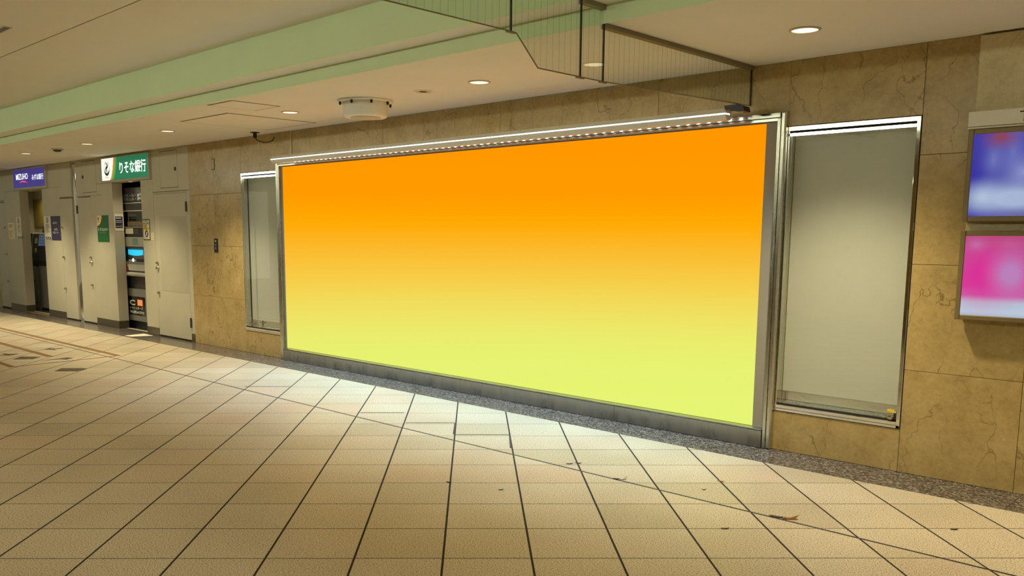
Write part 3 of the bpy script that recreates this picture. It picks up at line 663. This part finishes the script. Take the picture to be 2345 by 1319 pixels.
# fill lamps added to brighten the two machine bays, no fittings known there
for bx, lab in ((-17.55, 'small added fill lamp in the ceiling of the left machine bay'), (-12.65, 'small added fill lamp in the ceiling of the open machine bay')):
    t = thing('bay_fill_lamp', lab, 'ceiling light', (bx, .075 if bx > -14 else .36, 2.167 if bx > -14 else 2.199))
    part('rim', MB().lathe([(.04, -.0005), (.04, -.005), (.03, -.007), (.03, -.0005)], (0, 0, 0), 20, close=True), M_RING, t, local=True)
    part('lamp_face', MB().lathe([(.0298, -.0006), (.0298, -.003), (.002, -.004)], (0, 0, 0), 20), M_LAMP, t, local=True)
    li = bpy.data.lights.new('lamp', 'SPOT'); li.energy = 12.0 if bx > -14 else 16.0; li.color = WARM; li.spot_size = math.radians(150); li.spot_blend = 1.0; li.shadow_soft_size = .03
    lo = bpy.data.objects.new('lamp', li); col.objects.link(lo); lo.parent = t; lo.location = (0, 0, -.04)

# ------------------------------------------------------------------ other ceiling fittings
t = thing('drum_ceiling_fixture', 'white drum-shaped ceiling fixture with bolted flange above the billboard', 'ceiling fixture', (-6.06, -.79, Z_S))
part('flange', MB().lathe([(.236, -.0005), (.238, -.010), (.232, -.016), (.20, -.018), (.19, -.0005)], (0, 0, 0), 44, close=True), M_WHITE, t, smooth=True, local=True)
part('drum', MB().lathe([(.198, -.002), (.196, -.02), (.188, -.115), (.180, -.132), (.170, -.138), (.002, -.139)], (0, 0, 0), 44), M_WHITE, t, smooth=True, local=True)
part('lens_window', MB().lathe([(.128, -.1385), (.128, -.143), (.118, -.146), (.002, -.146)], (0, 0, 0), 36), M_LEDGE, t, smooth=True, local=True)
for k in range(8):
    a = k * math.pi / 4 + .35; part('bolt', MB().lathe([(.011, -.0165), (.011, -.036), (.006, -.044), (.001, -.044)], (.217 * math.cos(a), .217 * math.sin(a), 0), 10), M_BLACK, t, local=True)
t = thing('ceiling_speaker', 'flush round perforated ceiling speaker near the drum fixture', 'speaker', (-5.315, -.80, Z_S))
part('rim', MB().lathe([(.078, -.0005), (.078, -.004), (.066, -.006), (.062, -.0005)], (0, 0, 0), 30, close=True), M_CEIL, t, smooth=True, local=True)
part('grille', MB().lathe([(.0618, -.0006), (.0618, -.003), (.002, -.004)], (0, 0, 0), 30), M_RING, t, local=True)
sl = MB()
for k in range(-3, 4): sl.box(-.03 + abs(k) * .004, .03 - abs(k) * .004, k * .009 - .0025, k * .009 + .0025, -.0052, -.0032)
part('slots', sl, M_GREYD, t, local=True)
t = thing('smoke_detector', 'small domed smoke detector near the navy bank sign', 'smoke detector', (-12.59, -.935, Z_S))
part('base', MB().lathe([(.082, -.0005), (.082, -.010), (.07, -.014), (.002, -.014)], (0, 0, 0), 26), M_RING, t, local=True)
part('dome', MB().lathe([(.055, -.0145), (.052, -.030), (.030, -.040), (.002, -.042)], (0, 0, 0), 24), M_GREYD, t, smooth=True, local=True)
def access(x0, x1, y0, y1, label, w=.015):
    t = thing('ceiling_access_panel', label, 'access panel', ((x0 + x1) / 2, (y0 + y1) / 2, Z_S))
    part('rim_gap', MB().box(x0, x1, y0, y0 + w, Z_S - .0015, Z_S - .0003).box(x0, x1, y1 - w, y1, Z_S - .0015, Z_S - .0003).box(x0, x0 + w, y0 + w, y1 - w, Z_S - .0015, Z_S - .0003).box(x1 - w, x1, y0 + w, y1 - w, Z_S - .0015, Z_S - .0003), M_GREYD, t)
    part('panel', MB().box(x0 + w + .002, x1 - w - .002, y0 + w + .002, y1 - w - .002, Z_S - .003, Z_S - .0003), M_CEIL, t)
access(-7.285, -6.86, -1.592, -1.11, 'small square ceiling access panel next to the green step')
access(-8.55, -7.605, -1.212, -.205, 'large square ceiling access panel above the left showcase', .018)
t = thing('security_camera', 'tiny black ceiling camera with a looped cable above the left showcase', 'camera', (-8.83, -.18, Z_S))
part('plate', MB().lathe([(.052, -.0005), (.052, -.006), (.03, -.010), (.002, -.010)], (0, 0, 0), 20), M_BLACK, t, local=True)
part('body', MB().lathe([(.020, -.010), (.022, -.045), (.017, -.062), (.002, -.066)], (0, 0, 0), 16), M_BLACK, t, smooth=True, local=True)
cb = [(0, 0, -.06)] + [(.02 + .085 * k / 10, .01 + .15 * k / 10, -.075 - .035 * math.sin(math.pi * (k + 1) / 12)) for k in range(11)] + [(.115, .172, -.045)]
part('cable', MB().tube(cb, .0055, 8), M_BLACK, t, smooth=True, local=True)
t = thing('slot_vent', 'thin dark slot vent in the high ceiling at the left edge', 'vent', (-7.3, -3.24, Z_U))
part('frame', MB().box(-.22, .22, -.035, .035, -.004, -.0005), M_RING, t, local=True); part('slot', MB().box(-.2, .2, -.02, .02, -.006, -.004), M_GREYD, t, local=True)

# ------------------------------------------------------------------ wall plates
t = thing('switch_plate', 'black wall plate with three keys on the bare marble', 'switch', (-10.112, 0, 1.194))
part('plate', MB().cbox(-10.158, -10.068, -.009, -.0005, 1.196, 1.37, b=.003), M_BLACK, t)
for z, w in ((1.34, .03), (1.29, .022), (1.252, .026)): part('key', MB().cbox(-10.112 - w / 2, -10.112 + w / 2, -.013, -.009, z - .010, z + .010, b=.002), M_LEDGE if z > 1.3 else M_GREY, t)
t = thing('blank_wall_plate', 'narrow blank steel plate high on the bare marble', 'wall plate', (-10.115, 0, 2.212))
part('rim', MB().box(-10.152, -10.078, -.004, -.0005, 2.213, 2.350), M_GREYD, t); part('cover', MB().box(-10.142, -10.088, -.006, -.004, 2.225, 2.338), M_MARBLE, t)

# ------------------------------------------------------------------ bank signs over the machine bays
t = thing('bank_sign', 'green and white lit bank sign over the open machine bay', 'sign', (-12.6, 0, 2.17))
x0, x1, z0, z1 = -13.43, -11.81, 2.172, 2.53
part('case', MB().cbox(x0, x0 + .05, -.035, -.0005, z0, z1).cbox(x1 - .03, x1, -.035, -.0005, z0, z1).cbox(x0 + .05, x1 - .03, -.035, -.0005, z0, z0 + .028).cbox(x0 + .05, x1 - .03, -.035, -.0005, z1 - .012, z1), M_PAINT2, t)
fx0, fx1, fz0, fz1 = x0 + .05, x1 - .03, z0 + .028, z1 - .012
def curve_x(z, off): 
    u = (z - fz0) / (fz1 - fz0); return -13.115 + off + .165 * (u ** .5)
def strip(o0, o1, ya, yb):
    n = 10; pr = [(curve_x(fz0 + (fz1 - fz0) * k / n, o0), fz0 + (fz1 - fz0) * k / n) for k in range(n + 1)] + [(curve_x(fz0 + (fz1 - fz0) * k / n, o1), fz0 + (fz1 - fz0) * k / n) for k in range(n, -1, -1)]
    return MB().prism_y(pr, ya, yb)
part('green_face', MB().box(fx0, fx1, -.026, -.001, fz0, fz1), M_GRN_SIGN, t)
n = 10; pr = [(fx0, fz0)] + [(curve_x(fz0 + (fz1 - fz0) * k / n, 0), fz0 + (fz1 - fz0) * k / n) for k in range(n + 1)] + [(fx0, fz1)]
part('white_face', MB().prism_y(pr, -.029, -.0262), M_WHT_SIGN, t)
part('orange_band', strip(0, .05, -.0285, -.0262), M_ORANGE, t); part('lime_band', strip(.05, .11, -.0280, -.0262), M_LIME, t)
text('りそな銀行', -12.76, -11.91, 2.275, 2.448, -.0275, M_TXT_LIT, t, .016)
M_LOGO = simple('logo_green', rgb(0, 84, 62), .5)
lg = MB(); cx, cz = -13.195, 2.378
def arc(pts, w):
    # flat ribbon along points (x,z) with half-widths w
    vs = []; fs = []
    for i, (x, z) in enumerate(pts):
        a = pts[max(i - 1, 0)]; b = pts[min(i + 1, len(pts) - 1)]; d = Vector((b[0] - a[0], b[1] - a[1])).normalized(); ww = w[i] if isinstance(w, list) else w
        vs += [(x - d.y * ww, -.0300, z + d.x * ww), (x + d.y * ww, -.0300, z - d.x * ww)]
    for i in range(len(pts) - 1): fs.append((2 * i, 2 * i + 1, 2 * i + 3, 2 * i + 2))
    return vs, fs
N_ = 28
ring = [(cx + .092 * math.cos(a), cz + .092 * math.sin(a)) for a in [math.radians(60 - 300 * k / N_) for k in range(N_ + 1)]]
ring = [(cx + .092 * math.cos(math.radians(100 + 340 * k / N_)), cz + .092 * math.sin(math.radians(100 + 340 * k / N_))) for k in range(N_ + 1)]
lg.add(*arc(ring, [.003 + .017 * max(0, math.sin(math.radians(-(100 + 340 * k / N_)))) for k in range(N_ + 1)]))
for dx in (-.022, .012):
    sw = [(cx + dx + .03 * math.sin(2.6 * u * math.pi - .9) * (1 - .35 * u), cz + .082 - .15 * u) for u in [k / 14 for k in range(15)]]
    lg.add(*arc(sw, [.003 + .010 * math.sin(math.pi * k / 14) for k in range(15)]))
part('logo', lg, M_LOGO, t, label='round swirl emblem in dark green')
text('RESONA', -13.25, -13.14, 2.232, 2.252, -.0298, M_INKG, t)

t = thing('bank_sign', 'navy lit bank sign with white letters over the left machine bay', 'sign', (-16.46, 0, 2.18))
x0, x1, z0, z1 = -17.275, -15.655, 2.178, 2.549
part('case', MB().cbox(x0, x0 + .05, -.035, -.0005, z0, z1).cbox(x1 - .04, x1, -.035, -.0005, z0, z1).cbox(x0 + .05, x1 - .04, -.035, -.0005, z0, z0 + .036).cbox(x0 + .05, x1 - .04, -.035, -.0005, z1 - .026, z1), M_PAINT, t)
part('navy_face', MB().box(x0 + .05, x1 - .04, -.026, -.001, z0 + .036, z1 - .026), M_BLU_SIGN, t)
text('MIZUHO', -17.09, -16.50, 2.352, 2.455, -.0275, M_TXT_LIT, t, .012)
text('みずほ銀行', -16.31, -15.76, 2.322, 2.422, -.0275, M_TXT_LIT, t, .010)
ra = [(-16.935 + .43 * k / 12, 2.296 + .028 * math.sin(math.pi * (k / 12) ** .8) - .010 * k / 12) for k in range(13)]
lg = MB(); vs, fs = arc(ra, [.002 + .011 * math.sin(math.pi * min(1, k / 11)) ** 1 for k in range(13)]); lg.add([(x, -.0275, z) for x, y, z in vs], fs)
part('red_arc', lg, M_RED_LIT, t)

# ------------------------------------------------------------------ notices and plates on the partition
def notice(name, label, x0, x1, z0, z1, mat, cat='sign', y=-.0035):
    t = thing(name, label, cat, ((x0 + x1) / 2, 0, z0)); part('sheet', MB().box(x0, x1, y, -.0004, z0, z1), mat, t); return t
t = notice('green_plate', 'green upright bank machine plate below the green sign', -13.722, -13.305, 1.294, 1.695, M_GRN)
qc = [(-13.722, 1.695)] + [(-13.722 + .165 * math.cos(math.pi / 2 * k / 10), 1.695 - .145 * math.sin(math.pi / 2 * k / 10)) for k in range(11)]
part('orange_corner', MB().prism_y([(-13.722, 1.695)] + [(-13.722 + .178 * math.cos(math.pi / 2 * k / 10), 1.695 - .157 * math.sin(math.pi / 2 * k / 10)) for k in range(11)], -.0042, -.0036), M_ORANGE, t)
part('white_corner', MB().prism_y(qc, -.0048, -.0043), M_CREAMP, t)
part('emblem', MB().lathe([(.02, -.0056), (.02, -.005)], (-13.67, 0, 1.645), 14, 'y').lathe([(.012, -.0056), (.012, -.005)], (-13.67, 0, 1.608), 12, 'y'), M_LOGO, t)
text('りそなATM', -13.69, -13.345, 1.458, 1.508, -.0045, M_TXTW, t, .02); text('キャッシュサービスコーナー', -13.64, -13.395, 1.424, 1.440, -.0045, M_TXTW, t)
t = notice('navy_plate', 'navy bank machine corner plate beside a striped notice', -15.625, -15.215, 1.302, 1.703, M_NAVY)
text('MIZUHO', -15.535, -15.355, 1.575, 1.61, -.0045, M_TXTW, t, .02); text('みずほ', -15.49, -15.345, 1.462, 1.505, -.0045, M_TXTW, t, .02); text('ATMコーナー', -15.57, -15.30, 1.412, 1.452, -.0045, M_TXTW, t, .02)
def striped(x0, x1, label):
    t = notice('striped_notice', label, x0, x1, 1.362, 1.704, M_PAPER); w = x1 - x0; xc = (x0 + x1) / 2
    part('emblem', MB().lathe([(.048, -.0045), (.048, -.0037)], (xc, 0, 1.638), 22, 'y'), M_INK, t)
    part('emblem_mark', MB().lathe([(.036, -.0052), (.036, -.0046)], (xc, 0, 1.638), 20, 'y'), M_PAPER, t)
    part('emblem_bars', MB().box(xc - .026, xc + .020, -.0058, -.0053, 1.652, 1.66).box(xc - .022, xc + .020, -.0058, -.0053, 1.634, 1.642).box(xc - .026, xc + .020, -.0058, -.0053, 1.616, 1.624).box(xc + .014, xc + .022, -.0058, -.0053, 1.616, 1.66), M_INK, t)
    text('お取扱い\n時間中は\n禁煙に\nご協力を', x0 + .06, x1 - .05, 1.43, 1.575, -.0045, M_INKG, t, .01)
    part('stripe_base', MB().box(x0 + .03, x1 + .01, -.0035, -.0004, 1.316, 1.36), M_PAPER, t)
    for k in range(3):
        xx = x0 + .045 + k * .085; part('stripe', MB().prism_y([(xx, 1.359), (xx + .042, 1.359), (xx + .075, 1.317), (xx + .033, 1.317)], -.0045, -.0037), M_INK, t)
striped(-15.935, -15.645, 'white notice with round emblem and hazard stripes, right of the left bay'); striped(-17.32, -17.085, 'white notice with round emblem and hazard stripes, left of the left bay')
t = notice('cream_notice', 'cream paper notice beside the far left door', -17.76, -17.44, 1.308, 1.604, M_CREAMP, 'notice')
ln = MB()
for k, w in enumerate((.2, .17)): ln.box(-17.72, -17.72 + w, -.0045, -.0037, 1.555 - .028 * k, 1.567 - .028 * k)
for k in range(5): ln.box(-17.72, -17.72 + (.2 if k == 0 else .13), -.0045, -.0037, 1.444 - .024 * k, 1.450 - .024 * k)
part('text_lines', ln, M_INKG, t)
t = notice('caution_notice', 'black framed caution notice with yellow band right of the open bay', -12.143, -11.935, 1.336, 1.625, M_INK)
part('paper', MB().box(-12.131, -11.947, -.0045, -.0036, 1.348, 1.613), M_PAPER, t); part('yellow_band', MB().box(-12.131, -11.947, -.0052, -.0046, 1.476, 1.515), M_YEL, t); part('yellow_field', MB().box(-12.125, -11.953, -.0050, -.0046, 1.516, 1.585), M_CREAMP, t)
text('携帯電話の', -12.12, -11.96, 1.592, 1.608, -.0056, M_INK, t, .03); text('ながら操作\nご遠慮\nください', -12.122, -11.956, 1.482, 1.582, -.0058, M_INK, t, .03)
part('pictogram', MB().lathe([(.05, -.0052), (.05, -.0046)], (-12.037, 0, 1.425), 20, 'y'), M_INK, t); part('pictogram_hole', MB().prism_y([(-12.062, 1.40), (-12.03, 1.39), (-12.012, 1.445), (-12.042, 1.458)], -.0058, -.0053), M_PAPER, t)
text('詐欺にご注意', -12.115, -11.96, 1.358, 1.370, -.0056, M_INK, t)
t = notice('small_note', 'small pale note taped beside the caution notice', -11.905, -11.82, 1.338, 1.44, M_CREAMP, 'note'); part('ink_mark', MB().box(-11.875, -11.84, -.0045, -.0037, 1.405, 1.409).box(-11.875, -11.84, -.0045, -.0037, 1.365, 1.368), M_INK, t)
# framed notice on the reveal of the open bay (faces +x)
xr = -13.12
t = thing('reveal_notice', 'dark blue notice in pale mount inside the open bay', 'notice', (xr, .08, 1.463))
part('mount', MB().box(xr + .0021, xr + .005, .016, .146, 1.463, 1.712), M_PAPER, t); part('sheet', MB().box(xr + .005, xr + .006, .022, .132, 1.502, 1.675), M_NAVY, t)
part('sheet_lines', MB().box(xr + .006, xr + .0068, .03, .11, 1.645, 1.66).box(xr + .006, xr + .0068, .03, .12, 1.61, 1.618).box(xr + .006, xr + .0068, .03, .12, 1.585, 1.593).box(xr + .006, xr + .0068, .03, .09, 1.525, 1.533), M_TXTW, t)
part('photo', MB().box(xr + .006, xr + .0068, .09, .128, 1.512, 1.55), M_INKG, t)
# flat white patch on the granite before the open bay, brass threshold of the left bay
t = part('floor_pale_patch', MB().prism_z([(-12.16, -.34), (-12.22, -.035), (-11.88, -.055), (-11.99, -.325)], .0006, .0022), M_PAPER); tag(t, 'flat white patch on the granite before the open bay', 'paper')
t = part('threshold_strip', MB().cbox(-17.07, -15.98, -.012, .018, .0, .006), simple('brass_strip', rgb(170, 130, 76), .5)); tag(t, 'dull brass threshold strip of the left machine bay', 'threshold')

# ------------------------------------------------------------------ cash machine in the open bay
ya = .17
t = thing('cash_machine', 'grey cash machine with cyan screen in the open bay under the green sign', 'cash machine', (-12.6, ya, 0)); X0, X1 = -13.40, -12.15
part('header', MB().cbox(X0, X1, ya, ya + .10, 1.755, 2.095, b=.004), M_BLACK, t, label='black header panel with dim lettering')
part('header_trim', MB().box(X0, X1, ya - .004, ya, 1.866, 1.873).box(X0, X1, ya - .006, ya, 1.750, 1.762).box(X0, X1, ya - .006, ya, 1.513, 1.524), M_LEDGE, t)
text('お預入れ・お引出し\nお振込み・通帳記入', -13.14, -12.30, 1.905, 2.005, ya - .002, M_INKD, t, .01)
part('mirror_window', MB().box(X0, X1, ya + .012, ya + .02, 1.523, 1.752), M_BLACKG, t, label='dark glossy window'); part('window_shelf', MB().box(-13.05, -12.30, ya + .004, ya + .012, 1.535, 1.60), M_BRONZE, t)
part('side_cheek', MB().box(X0, X1, ya + .02, ya + .10, 1.37, 1.755), M_BLACK, t)
part('black_band', MB().cbox(X0, X1, ya, ya + .02, 1.376, 1.513, b=.002), M_BLACK, t); part('label', MB().box(-13.12, -12.86, ya - .002, ya, 1.42, 1.502), M_PAPER, t); part('label_dark', MB().box(-12.82, -12.68, ya - .002, ya, 1.415, 1.492), M_GREYD, t)
part('upper_panel', MB().cbox(X0, X1, ya, ya + .10, 1.232, 1.374, b=.003), M_LEDGE, t); part('teal_label', MB().box(-12.90, -12.72, ya - .002, ya, 1.252, 1.36), M_TEAL, t)
part('screen_hood', MB().prism_x([(ya + .01, 1.232), (ya + .10, 1.232), (ya + .10, 1.05), (ya + .07, 1.05), (ya + .07, 1.18), (ya + .01, 1.205)], X0, X1), M_GREYD, t)
scx0, scx1 = -13.16, -12.66; cpts = [(scx0, 1.185)] + [(scx0 + (scx1 - scx0) * k / 10, 1.112 - .016 * math.sin(math.pi * k / 10)) for k in range(11)] + [(scx1, 1.185)]
part('screen', MB().prism_y(cpts, ya + .040, ya + .045), M_CYAN, t, label='glowing cyan touch screen')
part('screen_bezel', MB().box(X0, X1, ya + .046, ya + .07, 1.05, 1.232), M_GREY, t); part('card_slot', MB().box(-12.60, -12.42, ya + .03, ya + .046, 1.055, 1.10), M_BLUESC, t); part('slot_plate', MB().box(-12.62, -12.45, ya + .03, ya + .046, 1.12, 1.19), M_GREYD, t)
part('coin_tray', MB().prism_x([(ya + .07, 1.052), (ya - .005, 1.045), (ya - .005, 1.01), (ya + .07, 1.01)], X0, X1), M_BLACK, t); part('coin_cup', MB().lathe([(.03, ya - .012), (.03, ya - .006)], (-12.89, 0, 1.03), 14, 'y'), M_TXT_LIT, t); part('tray_insert', MB().box(-13.04, -12.93, ya - .008, ya - .005, 1.015, 1.04).box(-12.85, -12.79, ya - .008, ya - .005, 1.015, 1.04), M_LEDGE, t)
part('ledge', MB().cbox(X0, X1, ya - .015, ya + .10, .975, 1.01, b=.004), M_GREY, t)
part('front_panel', MB().cbox(X0, X1, ya - .01, ya + .10, .874, .974, b=.003), M_LEDGE, t); part('red_mark', MB().prism_y([(-13.15, .885), (-13.15, .965), (-13.11, .965), (-13.055, .885)], ya - .012, ya - .010), M_REDP, t); part('white_mark', MB().prism_y([(-13.09, .965), (-13.07, .965), (-13.0, .885), (-13.03, .885)], ya - .012, ya - .010), M_WHITE, t)
part('slot', MB().box(X0, X1, ya + .0, ya + .10, .856, .873), M_BLACK, t)
part('lip', MB().prism_x([(ya + .10, .855), (ya - .01, .855), (ya - .03, .845), (ya - .037, .828), (ya - .03, .806), (ya - .005, .790), (ya + .10, .788)], X0, X1), M_LEDGE, t, smooth=True)
part('knee_recess', MB().box(X0, X1, ya + .06, ya + .10, .60, .788), M_GREYD, t)
part('lower_cabinet', MB().cbox(X0, X1, ya + .015, ya + .10, .118, .60, b=.004), M_GREY, t); part('base', MB().box(X0, X1, ya + .04, ya + .10, .002, .118), M_BLACK, t)
cs = part('card_sign', MB().box(-13.20, -12.615, ya + .010, ya + .0149, .208, .487), M_BLACKG, t, label='black sign for chip cards')
y_ = ya + .0095
text('C', -13.13, -12.94, .352, .432, y_, M_TXTW, cs, .03, 'letter_c'); text('ャッシュカード', -13.13, -12.69, .292, .335, y_, M_TXTW, cs, .02); text('対応ATM', -13.14, -12.66, .228, .276, y_, M_TXTW, cs, .03)
part('chip_emblem', MB().box(-12.86, -12.69, ya + .008, ya + .0099, .355, .445), M_ORANGE, cs); part('chip_lines', MB().box(-12.80, -12.75, ya + .007, ya + .0079, .37, .43).box(-12.84, -12.80, ya + .007, ya + .0079, .39, .41), M_TXTW, cs)

# ------------------------------------------------------------------ cash machine in the left bay
ym = .30
t = thing('cash_machine', 'black cash machine with tilted blue screen under the navy sign', 'cash machine', (-16.95, ym, 0))
tag(part('back_panel', MB().cbox(-18.20, -16.4, .600, .6195, 1.535, 2.05), M_OLIVE), 'olive tinted panel on the back wall behind the black cash machine', 'wall panel')
part('head', MB().prism_x([(ym + .02, 1.415), (ym + .25, 1.415), (ym + .25, .83), (ym - .03, .83), (ym - .06, .92)], -17.44, -16.35), M_BLACK, t)
part('side_wing', MB().prism_x([(ym + .03, 1.41), (ym + .25, 1.41), (ym + .25, .80), (ym + .02, .80)], -17.64, -17.445), M_GREYD, t)
def on_head(z): return ym + .02 - .08 * (1.415 - z) / (1.415 - .92)
def tilt(x0, x1, z0, z1, d0=.004):
    return MB().add([(x0, on_head(z0) - d0, z0), (x1, on_head(z0) - d0, z0), (x1, on_head(z1) - d0, z1), (x0, on_head(z1) - d0, z1), (x0, on_head(z0) + .004, z0), (x1, on_head(z0) + .004, z0), (x1, on_head(z1) + .004, z1), (x0, on_head(z1) + .004, z1)],
                    [(0, 1, 2, 3), (7, 6, 5, 4), (0, 4, 5, 1), (1, 5, 6, 2), (2, 6, 7, 3), (3, 7, 4, 0)])
part('white_edge', MB().tube([(-17.39, on_head(.95) - .004, .95), (-17.43, on_head(1.12) - .004, 1.12), (-17.44, on_head(1.41) - .004, 1.412), (-16.4, on_head(1.41) - .004, 1.412)], .010, 8), M_WHITE, t)
for k in range(4): part('screen_row', tilt(-17.13, -16.55, 1.19 + .052 * k, 1.236 + .052 * k), M_BLUESC, t)
part('icon_row', tilt(-17.12, -16.98, 1.375, 1.40), M_GREY, t); part('icon_row', tilt(-16.94, -16.80, 1.375, 1.40), M_GREY, t)
part('receipt_label', tilt(-17.32, -17.19, 1.23, 1.33), M_LEDGE, t); part('reader', tilt(-17.28, -17.18, 1.145, 1.185), M_GREYD, t); part('round_key', MB().lathe([(.045, on_head(1.1) - .012), (.045, on_head(1.1))], (-17.22, 0, 1.10), 18, 'y'), M_LEDGE, t); part('small_key', MB().lathe([(.018, on_head(1.02) - .010), (.018, on_head(1.02))], (-17.24, 0, 1.02), 14, 'y'), M_GREY, t)
part('cabinet', MB().cbox(-17.255, -16.35, ym, ym + .25, .05, .86, b=.004), M_GREY, t); part('cabinet_top', MB().box(-17.255, -16.35, ym - .004, ym + .01, .862, .90), M_LEDGE, t); part('cabinet_base', MB().box(-17.255, -16.35, ym + .02, ym + .25, .002, .05), M_BLACK, t)
part('cable_duct', MB().box(-17.64, -17.42, ym + .02, ym + .15, .002, .79), M_LEDGE, t); part('duct_lock', MB().lathe([(.016, ym + .012), (.016, ym + .02)], (-17.53, 0, .52), 12, 'y'), M_BLACK, t); part('duct_lip', MB().box(-17.64, -17.42, ym + .012, ym + .02, .12, .13), M_GREYD, t)
t2 = thing('small_plant', 'small dark potted plant on top of the black cash machine', 'plant', (-17.16, ym + .14, 1.416))
part('pot', MB().lathe([(.05, 0), (.065, .06), (.06, .065), (.002, .06)], (0, 0, 0), 16), M_BRONZE, t2, smooth=True, local=True)
fol = MB()
for k in range(26):
    a = random.uniform(0, 6.28); e = random.uniform(.2, 1.4); r = random.uniform(.06, .13); d = Vector((math.cos(a) * math.cos(e), math.sin(a) * math.cos(e) * .8, math.sin(e))); p = Vector((0, 0, .05)); tip = p + d * r; sd = Vector((-d.y, d.x, 0)) * .02; mid = p + d * r * .6
    fol.add([p, mid + sd, tip, mid - sd], [(0, 1, 2, 3)])
part('foliage', fol, simple('dark_foliage', rgb(84, 80, 44), .6, var=.3), t2, local=True)

# ------------------------------------------------------------------ floor markings, sealant repairs, litter
def sheet(name, pts, mat, label, cat, z1=.0012, group=None): return tag(part(name, MB().prism_z(pts, .0003, z1), mat), label, cat, group)
def line_pts(a, b, w):
    d = Vector((b[0] - a[0], b[1] - a[1])).normalized(); n = Vector((-d.y, d.x)) * (w / 2); return [(a[0] + n.x, a[1] + n.y), (a[0] - n.x, a[1] - n.y), (b[0] - n.x, b[1] - n.y), (b[0] + n.x, b[1] + n.y)]
sheet('floor_tape', line_pts((-17.5, -1.275), (-10.22, -1.256), .07), M_TAPE, 'brown floor tape running nearest the bank machines', 'floor tape')
sheet('floor_tape', line_pts((-15.5, -1.865), (-10.70, -1.850), .075), M_TAPE, 'brown floor tape in the middle of the marked area', 'floor tape')
sheet('floor_tape', line_pts((-14.5, -2.41), (-10.14, -2.435), .065), M_TAPE, 'brown floor tape on the near side of the marked area', 'floor tape')
sheet('floor_tape', line_pts((-10.158, -2.40), (-10.225, -1.285), .032), M_TAPE_T, 'thin brown tape closing the end of the marked area', 'floor tape')
sheet('floor_arrow', [(-11.401, -1.69), (-11.516, -1.574), (-11.44, -1.575), (-11.39, -1.45), (-11.34, -1.50), (-11.37, -1.577), (-11.21, -1.594), (-11.32, -1.62)], M_STAIN, 'worn brown arrow between the two far tape lines', 'floor marking')
sheet('floor_arrow', [(-11.30, -2.26), (-11.24, -2.17), (-11.42, -2.16), (-11.28, -2.12), (-11.206, -2.03), (-11.16, -2.09), (-11.119, -2.165), (-11.22, -2.23)], M_STAIN, 'worn brown arrow at the left edge near the front tape line', 'floor marking')
sheet('floor_patch', [(-10.759, -2.246), (-10.943, -2.087), (-10.75, -1.94), (-10.629, -2.07)], M_STAIN, 'mottled dark square sticker inside the marked area', 'floor marking')
sheet('floor_arrow', [(-10.43, -2.04), (-10.475, -1.848), (-10.50, -1.74), (-10.40, -1.70), (-10.316, -1.815), (-10.40, -1.85)], M_STAIN, 'worn brown arrow beside the thin end tape', 'floor marking')
sheet('floor_patch', [(-9.535, -2.225), (-9.70, -2.095), (-9.55, -1.93), (-9.48, -1.90), (-9.362, -2.056)], M_STAIN, 'mottled dark square sticker outside the marked area', 'floor marking')
seal = [((-7.34, -1.285), (-7.036, -.975)), ((-5.595, -1.256), (-5.346, -1.003)), ((-5.04, -1.245), (-4.775, -.975)), ((-4.772, -.972), (-4.50, -1.25)), ((-4.49, -1.255), (-4.205, -.975)), ((-4.20, -.972), (-3.925, -1.26))]
slab_lab = ('leftmost', 'second from left', 'third from left', 'fourth from left', 'fifth from left', 'rightmost')
for (a, b), s in zip(seal, slab_lab): sheet('sealant_line', line_pts(a, b, .013), M_SEAL, 'black sealant line along a tile edge before the billboard, ' + s, 'sealant', .0010, 'sealant repairs')
def leaf_scrap(x, y, r, rot, mat, label, lift=.006):
    pts = [(-1, -.18), (-.4, -.32), (.3, -.36), (1, -.1), (.75, .22), (.1, .34), (-.6, .28)]; mb = MB(); c, s = math.cos(rot), math.sin(rot); vs = []
    for zz in (.0008, .0020):
        for k, (u, v) in enumerate(pts): vs.append((x + r * (u * c - v * s), y + r * (u * s + v * c), zz + lift * (u * u * .6 + (.4 if k == 3 else 0))))
    n = len(pts); mb.add(vs, [tuple(range(n - 1, -1, -1)), tuple(range(n, 2 * n))] + [(i, (i + 1) % n, (i + 1) % n + n, i + n) for i in range(n)])
    return tag(part('litter_scrap', mb, mat), label, 'litter', 'scraps littering the floor')
leaf_scrap(-1.90, -1.335, .045, .7, M_SCRAP, 'curled orange-brown leaf on the expansion joint', .022)
leaf_scrap(-1.965, -1.355, .04, .2, M_SCRAPD, 'dark flat leaf half under the orange-brown leaf')
leaf_scrap(-2.935, -1.345, .028, .9, M_SCRAPW, 'pale folded paper scrap on the expansion joint', .02)
leaf_scrap(-2.97, -1.365, .022, .5, M_SCRAPD, 'dark crumb beside the pale paper scrap')
leaf_scrap(-3.385, -1.295, .024, .8, M_SCRAPD, 'dark scrap on a tile joint below the sealant repairs'); leaf_scrap(-3.355, -1.243, .024, .3, M_SCRAPD, 'brown scrap behind the dark scrap on the tile joint')
leaf_scrap(-2.50, -.972, .022, .2, M_SCRAP, 'small brown scrap at a tile corner near the granite'); leaf_scrap(-2.482, -1.194, .014, .8, M_SCRAPD, 'dark crumb alone in the middle of a tile')
leaf_scrap(-2.061, -1.712, .022, .75, M_SCRAPD, 'dark crumb on the joint below the leaves'); leaf_scrap(-1.245, -.915, .022, .75, M_SCRAPD, 'dark crumb nearest the right edge of the picture')
leaf_scrap(-3.623, -2.125, .020, .2, M_SCRAPD, 'dark chip at a tile corner in the foreground'); leaf_scrap(-3.304, -2.018, .016, .9, M_SCRAPD, 'dark speck on the foreground tile right of the chip')
